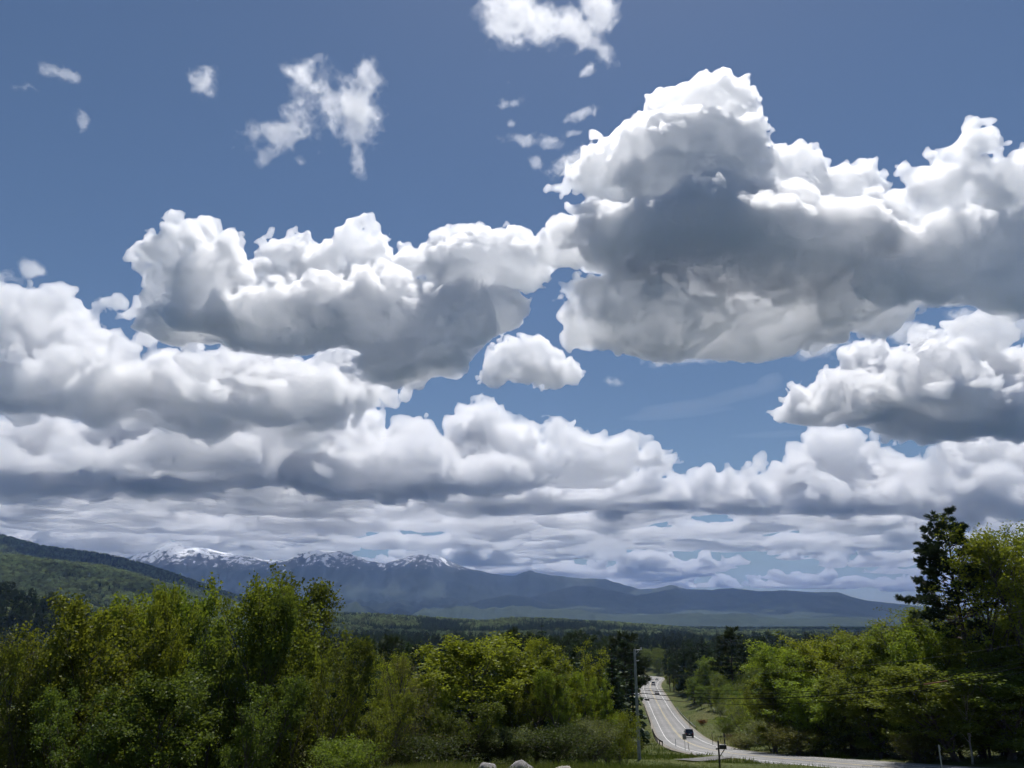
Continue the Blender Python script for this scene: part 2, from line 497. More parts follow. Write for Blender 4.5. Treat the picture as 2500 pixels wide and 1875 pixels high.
sep = nt.nodes.new('ShaderNodeSeparateXYZ'); nt.links.new(geo.outputs['Position'], sep.inputs[0])
sepn = nt.nodes.new('ShaderNodeSeparateXYZ'); nt.links.new(geo.outputs['Normal'], sepn.inputs[0])
z = sep.outputs[2]
na_ = noise_node(nt, 0.0011, 10, 0.72, geo.outputs['Position'])
nb_ = noise_node(nt, 0.0075, 8, 0.75, geo.outputs['Position'])
mp_ = nt.nodes.new('ShaderNodeMapping'); mp_.inputs['Scale'].default_value = (1, 0.6, 0.3); nt.links.new(geo.outputs['Position'], mp_.inputs['Vector'])
nc_ = noise_node(nt, 0.010, 6, 0.62, mp_.outputs[0])
low = ramp(nt, nb_, [(0.35, (0.014, 0.024, 0.011)), (0.55, (0.027, 0.042, 0.016)), (0.7, (0.045, 0.060, 0.022))])
high = ramp(nt, nb_, [(0.35, (0.018, 0.026, 0.016)), (0.65, (0.035, 0.042, 0.024))])
t1 = mathn(nt, 'MULTIPLY', mathn(nt, 'ADD', z, mathn(nt, 'MULTIPLY', mathn(nt, 'SUBTRACT', na_, 0.5), 700)), 1 / 700.0)
veg = mix_rgb(nt, mathn(nt, 'SUBTRACT', t1, 0.05, True), low, high)
rock = ramp(nt, nc_, [(0.35, (0.06, 0.06, 0.06)), (0.65, (0.13, 0.12, 0.11))])
rk = mathn(nt, 'MULTIPLY', mathn(nt, 'SUBTRACT', mathn(nt, 'ADD', z, mathn(nt, 'MULTIPLY', mathn(nt, 'SUBTRACT', nb_, 0.5), 500)), 900), 1 / 160.0, True)
col = mix_rgb(nt, rk, veg, rock)
sn = mathn(nt, 'ADD', mathn(nt, 'MULTIPLY', mathn(nt, 'SUBTRACT', z, 800), 1 / 480.0), mathn(nt, 'MULTIPLY', mathn(nt, 'SUBTRACT', nc_, 0.5), 2.8))
sn = mathn(nt, 'ADD', sn, mathn(nt, 'MULTIPLY', mathn(nt, 'SUBTRACT', nb_, 0.52), 2.4))
sn = mathn(nt, 'MULTIPLY', mathn(nt, 'SUBTRACT', sn, 0.60), 4.0, True)
sn = mathn(nt, 'MULTIPLY', sn, mathn(nt, 'MULTIPLY', mathn(nt, 'SUBTRACT', z, 780), 1 / 90.0, True))
col = mix_rgb(nt, sn, col, (0.82, 0.84, 0.87))
nt.links.new(col, b.inputs['Base Color'])
bp = nt.nodes.new('ShaderNodeBump'); bp.inputs['Strength'].default_value = 0.5; bp.inputs['Distance'].default_value = 25
nt.links.new(nb_, bp.inputs['Height']); nt.links.new(bp.outputs[0], b.inputs['Normal'])
me.materials.append(mm)
new_obj('mountains', me, kind='structure', label='blue mountain range with patchy snow on its summits')

# ------------------------------------------------------------------ road
def ribbon(P, N, o0, o1, dz, i0=0, i1=None, segs=1, crown=0.0):
    P = P[i0:i1]; N = N[i0:i1]
    offs = np.linspace(o0, o1, segs + 1)
    V = np.stack([np.concatenate([P[:, :2] + N * o, (P[:, 2] + dz - crown * abs(o))[:, None]], 1) for o in offs], 1)
    n, k = V.shape[:2]
    vid = np.arange(n * k).reshape(n, k)
    q = np.stack([vid[:-1, :-1], vid[:-1, 1:], vid[1:, 1:], vid[1:, :-1]], -1).reshape(-1, 4)
    return V.reshape(-1, 3), q
asphalt, nt, b = new_mat('worn_asphalt', 0.85, 0.25)
geo = nt.nodes.new('ShaderNodeNewGeometry')
f = noise_node(nt, 0.5, 8, 0.7, geo.outputs['Position']); f2 = noise_node(nt, 0.05, 4, 0.6, geo.outputs['Position'])
c = ramp(nt, f, [(0.3, (0.215, 0.212, 0.205)), (0.7, (0.285, 0.28, 0.27))])
c = mix_rgb(nt, 1.0, c, ramp(nt, f2, [(0.35, (0.85, 0.85, 0.85)), (0.65, (1.1, 1.1, 1.1))]), 'MULTIPLY')
ac = nt.nodes.new('ShaderNodeAttribute'); ac.attribute_name = 'across'
tr_ = ramp(nt, mathn(nt, 'ADD', mathn(nt, 'MULTIPLY', ac.outputs['Fac'], 0.1), 0.5), [(0.0, (0.9, 0.9, 0.88)), (0.13, (0.98, 0.98, 0.98)), (0.22, (0.86, 0.86, 0.86)), (0.31, (1.08, 1.08, 1.07)), (0.40, (0.87, 0.87, 0.87)), (0.5, (1.05, 1.05, 1.04)), (0.60, (0.87, 0.87, 0.87)), (0.69, (1.08, 1.08, 1.07)), (0.78, (0.86, 0.86, 0.86)), (1.0, (0.95, 0.95, 0.93))])
c = mix_rgb(nt, 1.0, c, tr_, 'MULTIPLY')
nt.links.new(c, b.inputs['Base Color'])
gravel = simple_mat('gravel', (0.24, 0.22, 0.185), 0.95, 0.1, vary=0.35, scale=0.8)
white_paint = simple_mat('white_road_paint', (0.72, 0.71, 0.68), 0.7, 0.3, vary=0.2, scale=0.7)
yellow_paint = simple_mat('yellow_road_paint', (0.50, 0.41, 0.20), 0.7, 0.3, vary=0.2, scale=0.7)
v, q = ribbon(ROAD, NRM, -5.3, 5.3, 0.0, segs=20, crown=0.015)
me = fast_mesh('road', v, q)
a_ = me.attributes.new('across', 'FLOAT', 'POINT'); a_.data.foreach_set('value', np.tile(np.linspace(-5.3, 5.3, 21), len(ROAD)).astype(np.float32)); me.materials.append(asphalt)
road = new_obj('road', me, kind='structure', label='two-lane grey road curving down into the valley')
for s in (-1, 1):
    a, c = (-6.2, -5.29) if s < 0 else (5.29, 6.2)
    v, q = ribbon(ROAD, NRM, a, c, -0.02, segs=1, crown=0.015)
    me = fast_mesh('road_shoulder', v, q); me.materials.append(gravel)
    new_obj('road_shoulder', me, kind='structure', label='strip of pale gravel along the ' + ('left' if s < 0 else 'right') + ' edge of the road')
    v, q = ribbon(ROAD, NRM, s * 3.65 - 0.08, s * 3.65 + 0.08, 0.008, crown=0.015)
    me = fast_mesh('edge_line', v, q); me.materials.append(white_paint); new_obj('edge_line', me, parent=road)
    v, q = ribbon(ROAD, NRM, s * 0.16 - 0.055, s * 0.16 + 0.055, 0.008, crown=0.015)
    me = fast_mesh('centre_line', v, q); me.materials.append(yellow_paint); new_obj('centre_line', me, parent=road)
def path_normals(P):
    t = np.gradient(P[:, :2], axis=0); t /= np.linalg.norm(t, axis=1)[:, None]
    return np.stack([t[:, 1], -t[:, 0]], 1)
grey_gravel = simple_mat('grey_gravel', (0.17, 0.165, 0.155), 0.95, 0.1, vary=0.35, scale=0.8)
for P, hw, lab, mt in ((DRIVE, 1.2, 'grey driveway meeting the road beside the mailbox', grey_gravel), (DRIVE2, 2.0, 'pale side track leaving the far stretch of the road', gravel)):
    v, q = ribbon(P, path_normals(P), -hw, hw, -0.01, segs=2)
    me = fast_mesh('driveway', v, q); me.materials.append(mt)
    new_obj('driveway', me, kind='structure', label=lab)
# ------------------------------------------------------------------ trees
def leaf_mat(name, transl=0.4, spread=0.3):
    m = bpy.data.materials.new(name); m.use_nodes = True
    nt = m.node_tree; nt.nodes.clear()
    out = nt.nodes.new('ShaderNodeOutputMaterial')
    oi = nt.nodes.new('ShaderNodeObjectInfo')
    at_ = nt.nodes.new('ShaderNodeAttribute'); at_.attribute_name = 'tint'
    tint = ramp(nt, at_.outputs['Fac'], [(0.0, (0.55, 0.62, 0.5)), (0.5, (1, 1, 1)), (1.0, (1.4, 1.42, 1.1))])
    c = mix_rgb(nt, 1.0, oi.outputs['Color'], tint, 'MULTIPLY')
    hs = nt.nodes.new('ShaderNodeHueSaturation')
    nt.links.new(mathn(nt, 'ADD', mathn(nt, 'MULTIPLY', oi.outputs['Random'], 0.03), 0.485), hs.inputs['Hue'])
    nt.links.new(mathn(nt, 'ADD', mathn(nt, 'MULTIPLY', oi.outputs['Random'], spread), 1 - spread / 2), hs.inputs['Value'])
    nt.links.new(c, hs.inputs['Color'])
    d = nt.nodes.new('ShaderNodeBsdfDiffuse'); t = nt.nodes.new('ShaderNodeBsdfTranslucent'); g = nt.nodes.new('ShaderNodeBsdfGlossy')
    g.inputs['Roughness'].default_value = 0.45; g.inputs['Color'].default_value = (0.6, 0.6, 0.6, 1)
    nt.links.new(hs.outputs[0], d.inputs[0])
    tc = mix_rgb(nt, 1.0, hs.outputs[0], (1.32, 1.30, 0.6), 'MULTIPLY'); nt.links.new(tc, t.inputs[0])
    mx = nt.nodes.new('ShaderNodeMixShader'); mx.inputs[0].default_value = transl
    nt.links.new(d.outputs[0], mx.inputs[1]); nt.links.new(t.outputs[0], mx.inputs[2])
    m2 = nt.nodes.new('ShaderNodeMixShader'); m2.inputs[0].default_value = 0.015
    nt.links.new(mx.outputs[0], m2.inputs[1]); nt.links.new(g.outputs[0], m2.inputs[2])
    nt.links.new(m2.outputs[0], out.inputs['Surface'])
    return m
LEAF = leaf_mat('spring_leaves', 0.48)
NEEDLE = leaf_mat('conifer_needles', 0.12, 0.5)
HILL_LEAF = leaf_mat('hillside_foliage', 0.35, 1.1)
BARK = simple_mat('grey_bark', (0.10, 0.085, 0.07), 0.9, 0.15, vary=0.4, scale=5, bump=0.3)
PINEBARK = simple_mat('dark_pine_bark', (0.06, 0.045, 0.038), 0.9, 0.15, vary=0.4, scale=5, bump=0.3)
PALEBARK = simple_mat('pale_birch_bark', (0.34, 0.31, 0.27), 0.85, 0.15, vary=0.35, scale=4, bump=0.2)

class Geo:
    """collects tubes and leaf faces"""
    def __init__(s): s.v = []; s.f = []; s.n = 0; s.t = []
    def tube(s, P, rad, sides=5):
        P = np.asarray(P, float); k = len(P)
        T = np.gradient(P, axis=0); T /= np.linalg.norm(T, axis=1)[:, None] + 1e-9
        ref = np.where(np.abs(T[:, 2:3]) > 0.9, np.array([[1., 0, 0]]), np.array([[0, 0, 1.]]))
        a = np.cross(T, ref); a /= np.linalg.norm(a, axis=1)[:, None] + 1e-9
        b = np.cross(T, a)
        th = np.arange(sides) * 2 * np.pi / sides
        V = P[:, None, :] + (a[:, None, :] * np.cos(th)[None, :, None] + b[:, None, :] * np.sin(th)[None, :, None]) * np.asarray(rad)[:, None, None]
        vid = s.n + np.arange(k * sides).reshape(k, sides); nx = np.roll(vid, -1, 1)
        s.v.append(V.reshape(-1, 3)); s.f.append(np.stack([vid[:-1], nx[:-1], nx[1:], vid[1:]], -1).reshape(-1, 4)); s.n += k * sides
        s.t.append(np.full(k * sides, 0.5))
    def quads(s, C, Uv, Vv, tint):
        """rhombic leaves: centre, half length vector, half width vector"""
        n = len(C)
        V = np.stack([C - Uv, C + Vv - Uv * 0.1, C + Uv, C - Vv - Uv * 0.1], 1)
        s.v.append(V.reshape(-1, 3)); s.f.append(s.n + np.arange(4 * n).reshape(n, 4)); s.n += 4 * n
        s.t.append(np.repeat(tint, 4))
    def mesh(s, name, mat):
        me = fast_mesh(name, np.concatenate(s.v), np.concatenate(s.f))
        a = me.attributes.new('tint', 'FLOAT', 'POINT'); a.data.foreach_set('value', np.concatenate(s.t).astype(np.float32))
        me.materials.append(mat)
        return me

def rand_dirs(rng, n, up=0.0):
    d = rng.normal(size=(n, 3)); d[:, 2] += up
    return d / np.linalg.norm(d, axis=1)[:, None]
def add_leaves(g, rng, C, L, W, tint, up=0.6):
    n = len(C)
    nrm = rand_dirs(rng, n, up); a = rand_dirs(rng, n, -0.2)
    u = np.cross(nrm, a); u /= np.linalg.norm(u, axis=1)[:, None] + 1e-9
    w = np.cross(nrm, u)
    sc = rng.uniform(0.6, 1.25, n)[:, None]
    g.quads(C, u * L * sc * 0.5, w * W * sc * 0.5, tint)

def deciduous(seed, H=10.0, R=2.6, base=0.12, clusters=420, per=34, leaf=0.17, lift=0.75, stems=1, clump=0.42, shape=1.0, bark=True):
    """trunk and crown of a broadleaf tree, foot at the origin"""
    rng = np.random.default_rng(seed)
    tr, cr = Geo(), Geo()
    tips = []
    for st in range(stems):
        lean = rng.normal(size=2) * (0.04 if stems == 1 else 0.16)
        off = rng.normal(size=2) * (0.0 if stems == 1 else 0.3)
        hs = H * (1 if st == 0 else rng.uniform(0.65, 0.95))
        n = 12; t = np.linspace(0, 1, n)
        wob = np.cumsum(rng.normal(size=(n, 2)) * 0.02 * hs / 4, 0); wob[0] = 0
        P = np.stack([off[0] + lean[0] * hs * t + wob[:, 0], off[1] + lean[1] * hs * t + wob[:, 1], hs * 0.95 * t], 1)
        r0 = 0.012 * H + 0.02
        tr.tube(P, r0 * (1 - t * 0.93) * (1 if stems == 1 else 0.75), 6)
        npri = int(26 / stems ** 0.5)
        for i in range(npri):
            tt = base + (0.97 - base) * (i + rng.random()) / npri
            o = np.array([np.interp(tt, t, P[:, k]) for k in range(3)])
            th = i * 2.39996 + rng.random() * 0.7
            s_ = (tt - base) / (1 - base)
            prof_ = (np.sin(np.pi * min(1, 0.18 + s_ * 0.82)) ** 0.8 * 0.9 + 0.1) * shape
            ln = R * prof_ * rng.uniform(0.7, 1.2) + 0.25
            el = lift * rng.uniform(0.55, 1.25) + 0.25 * s_
            d = np.array([math.cos(th) * math.cos(el), math.sin(th) * math.cos(el), math.sin(el)])
            ln3 = ln / max(0.35, math.cos(el))
            ln3 = min(ln3, (H * 1.02 - o[2]) / max(0.15, d[2]) if d[2] > 0 else ln3)
            ln3 = max(ln3, 0.3)
            k = 5; s2 = np.linspace(0, 1, k)
            Q = o + d * ln3 * s2[:, None] + np.array([0, 0, 1]) * (s2 ** 2)[:, None] * ln3 * 0.12 + rng.normal(size=(k, 3)) * 0.03 * ln3 * s2[:, None]
            tr.tube(Q, 0.006 * H * (1 - tt * 0.6) * (1 - 0.85 * s2) + 0.006, 4)
            for j in range(6):
                b0 = 0.25 + 0.75 * (j + rng.random()) / 6
                o2 = np.array([np.interp(b0, s2, Q[:, k_]) for k_ in range(3)])
                d2 = d + rng.normal(size=3) * 0.75; d2[2] += 0.25; d2 /= np.linalg.norm(d2)
                l2 = ln3 * rng.uniform(0.22, 0.45) * (1.1 - 0.5 * b0)
                e2 = o2 + d2 * l2
                tr.tube(np.stack([o2, (o2 + e2) / 2 + rng.normal(size=3) * 0.05 * l2, e2]), np.array([0.016, 0.011, 0.005]) * H / 10, 3)
                tips.append((o2 + d2 * l2 * 0.55, l2)); tips.append((e2, l2))
            tips.append((Q[-1], ln3 * 0.3))
        tips.append((P[-1], 0.4)); tips.append((P[-2], 0.4))
    idx = rng.permutation(len(tips))
    C, T = [], []
    for k in range(clusters):
        c, l2 = tips[idx[k % len(tips)]]
        m = int(per * rng.uniform(0.5, 1.4))
        cc = c + rng.normal(size=3) * 0.12
        pts = cc + rng.normal(size=(m, 3)) * clump * np.array([0.58, 0.58, 0.55])
        C.append(pts); T.append(np.clip(rng.normal(0.5, 0.14) + rng.normal(0, 0.12, m), 0, 1))
    C = np.concatenate(C); T = np.concatenate(T)
    add_leaves(cr, rng, C, leaf, leaf * 0.68, T)
    return tr, cr

def pine(seed, H=26.0, R=4.2, base=0.45, whorls=22, leaf=0.44, tuft=14):
    rng = np.random.default_rng(seed)
    tr, cr = Geo(), Geo()
    n = 16; t = np.linspace(0, 1, n)
    P = np.stack([np.cumsum(rng.normal(size=n) * 0.05), np.cumsum(rng.normal(size=n) * 0.05), H * t * 0.985], 1); P[:, :2] -= P[0, :2]
    tr.tube(P, 0.0115 * H * (1 - t * 0.9), 8)
    cs = []
    for w in range(whorls):
        tt = base + (0.98 - base) * (w + rng.random() * 0.5) / whorls
        s_ = (tt - base) / (1 - base)
        for j in range(int(rng.integers(3, 6))):
            if rng.random() < 0.12: continue
            th = rng.random() * 6.283
            ln = R * (1.0 - s_ * 0.68) * rng.uniform(0.45, 1.15) * (0.75 + 0.5 * min(1, s_ * 4))
            el = rng.uniform(-0.15, 0.25) + 0.6 * s_
            o = np.array([np.interp(tt, t, P[:, k]) for k in range(3)])
            d = np.array([math.cos(th) * math.cos(el), math.sin(th) * math.cos(el), math.sin(el)])
            s2 = np.linspace(0, 1, 5)
            Q = o + d * ln * s2[:, None] + np.array([0, 0, 1]) * (s2 ** 2)[:, None] * ln * rng.uniform(0.05, 0.3)
            tr.tube(Q, 0.0032 * H * (1 - 0.6 * s_) * (1 - 0.85 * s2) + 0.012, 4)
            for k in range(max(6, int(ln * 5.5))):
                b0 = rng.uniform(0.3, 1.0) ** 0.7
                o2 = np.array([np.interp(b0, s2, Q[:, q_]) for q_ in range(3)])
                d2 = d * 0.8 + rng.normal(size=3) * 0.6; d2[2] = abs(d2[2]) * 0.6 + 0.1; d2 /= np.linalg.norm(d2)
                l2 = ln * rng.uniform(0.12, 0.34) * (1.2 - b0 * 0.6)
                e2 = o2 + d2 * l2
                tr.tube(np.stack([o2, e2]), np.array([0.022, 0.008]), 3)
                cs.append((e2, d2)); cs.append((o2 + d2 * l2 * 0.6, d2))
    for k in range(8): cs.append((P[-1] + np.array([0, 0, -0.15 * k]) + rng.normal(size=3) * 0.12, np.array([0, 0, 1.0])))
    for c, d in cs:
        dirs = rand_dirs(rng, tuft) * 0.75 + d * 0.9; dirs /= np.linalg.norm(dirs, axis=1)[:, None]
        L = leaf * rng.uniform(0.7, 1.2, tuft)[:, None]
        u = dirs * L * 0.5
        w = np.cross(dirs, rand_dirs(rng, tuft)); w *= 0.05 / (np.linalg.norm(w, axis=1)[:, None] + 1e-6)
        cr.quads(c + u, u, w, np.clip(np.full(tuft, rng.normal(0.45, 0.12)), 0, 1))
    return tr, cr

def spruce(seed, H=16.0, R=3.0, whorls=26, per=8, base=0.06, gappy=0.0, power=0.85):
    rng = np.random.default_rng(seed)
    tr, cr = Geo(), Geo()
    tr.tube(np.array([[0, 0, 0], [0, 0, H * 0.5], [0, 0, H * 0.99]]), np.array([0.012 * H, 0.008 * H, 0.01]), 5)
    for w in range(whorls):
        s_ = (w + rng.random() * 0.6) / whorls
        z = H * (base + (0.98 - base) * s_)
        rad = R * (1 - s_) ** power + 0.12
        for j in range(per):
            if rng.random() < gappy: continue
            th = (j + rng.random()) * 6.283 / per
            ln = rad * rng.uniform(0.6, 1.2)
            dr = np.array([math.cos(th), math.sin(th), 0]); sd_ = np.array([-math.sin(th), math.cos(th), 0])
            drop = ln * rng.uniform(0.1, 0.45) * (1 - s_ * 0.8)
            m = 3
            tt = np.linspace(0.25, 0.9, m)
            C = np.array([0, 0, z]) + dr * ln * tt[:, None] - np.array([0, 0, 1]) * (drop * tt)[:, None] + rng.normal(size=(m, 3)) * 0.06 * ln
            u = (dr * ln * 0.26 - np.array([0, 0, drop * 0.22])) * np.ones((m, 1))
            wv = sd_ * (ln * 0.30 * (1.15 - tt * 0.75))[:, None] + np.array([0, 0, 1]) * rng.normal(size=(m, 1)) * 0.12 * ln
            cr.quads(C, u, wv, np.clip(np.full(m, rng.normal(0.45, 0.16)), 0, 1))
            C2 = C - np.array([0, 0, 0.10 * ln]); cr.quads(C2, u * 0.8 + sd_ * 0.1 * ln, np.array([[0, 0, 1.0]]) * ln * 0.13 * np.ones((m, 1)), np.clip(np.full(m, rng.normal(0.38, 0.14)), 0, 1))
    return tr, cr

def one_mesh(name, tr, cr, bark, leafm):
    """far trees: trunk and crown in one mesh"""
    v = np.concatenate(tr.v + cr.v); ntv = tr.n
    f = np.concatenate(tr.f + [x + ntv for x in cr.f])
    me = fast_mesh(name, v, f)
    a = me.attributes.new('tint', 'FLOAT', 'POINT'); a.data.foreach_set('value', np.concatenate(tr.t + cr.t).astype(np.float32))
    me.materials.append(leafm); me.materials.append(bark)
    mi = np.zeros(len(f), np.int32); mi[:sum(len(x) for x in tr.f)] = 1
    me.polygons.foreach_set('material_index', mi)
    return me

PROTO = {}
def proto(key, H, gen, bark, leafm):
    tr, cr = gen
    PROTO[key] = (tr.mesh('trunk', bark), cr.mesh('crown', leafm), float(np.percentile(np.concatenate(cr.v)[:, 2], 99.7)), float(np.percentile(np.abs(np.concatenate(cr.v)[:, 0]), 97)))
proto('maple', 10, deciduous(11, 10, 2.5, 0.06, 330, 66, 0.18, 0.85, clump=0.40), BARK, LEAF)
proto('round', 10, deciduous(12, 10, 2.9, 0.06, 380, 68, 0.18, 0.75, stems=2, clump=0.42), BARK, LEAF)
proto('upright', 10, deciduous(13, 10, 1.7, 0.07, 270, 58, 0.17, 1.0, stems=2, clump=0.36), BARK, LEAF)
proto('sparse', 10, deciduous(14, 10, 2.0, 0.16, 330, 13, 0.13, 0.95), BARK, LEAF)
proto('poplar', 10, deciduous(15, 10, 2.2, 0.30, 230, 46, 0.17, 0.8, clump=0.36), BARK, LEAF)
proto('bush', 4, deciduous(16, 4, 1.9, 0.03, 330, 34, 0.13, 0.8, stems=4, clump=0.36), BARK, LEAF)
proto('tall', 20, deciduous(17, 20, 3.2, 0.34, 520, 20, 0.26, 1.0, clump=0.55), BARK, LEAF)
proto('tall2', 20, deciduous(18, 20, 2.6, 0.30, 480, 18, 0.25, 1.1, stems=2, clump=0.5), BARK, LEAF)
proto('wide', 15, deciduous(19, 15, 3.6, 0.06, 420, 70, 0.26, 0.95, stems=2, clump=0.58), BARK, LEAF)
proto('wide2', 15, deciduous(20, 15, 3.2, 0.08, 380, 70, 0.26, 1.05, stems=2, clump=0.56), BARK, LEAF)
proto('pine', 26, pine(21), PINEBARK, NEEDLE)
proto('birch', 10, deciduous(22, 10, 1.6, 0.25, 240, 14, 0.14, 1.0), PALEBARK, LEAF)
proto('dense_bush', 3, deciduous(23, 3, 1.7, 0.02, 300, 34, 0.12, 0.7, stems=5, clump=0.32), BARK, LEAF)

G_MID = (0.145, 0.176, 0.032); G_DARK = (0.098, 0.126, 0.030); G_YEL = (0.205, 0.240, 0.036); G_BRI = (0.185, 0.222, 0.036); G_SHADE = (0.050, 0.064, 0.020)  # G_SHADE puts the gloom under the trees into the leaf colour
G_OLI = (0.125, 0.130, 0.040); G_PALE = (0.135, 0.155, 0.075); G_NEED = (0.038, 0.054, 0.027)
def place_tree(name, key, px, top, Y, wpx, col, label, rot=0.0, cat='tree', foot=None, group=None):
    t = at(px, top, Y)
    zb = hz(t[0], Y) if foot is None else foot
    trm, crm, H, R = PROTO[key]
    h = t[2] - zb + 0.05
    sz = h / (H * 1.0)
    sx = (wpx / FPX * Y * 1.02 / 2) / R
    root = new_obj(name, None, label=label, cat=cat, group=group, loc=(t[0], Y, zb - 0.05))
    root.empty_display_size = 0.5
    root.rotation_euler = (0, 0, rot); root.scale = (sx, sx, sz)
    a = new_obj('trunk', trm, parent=root); c = new_obj('crown', crm, parent=root)
    c.color = (*col, 1)
    return root
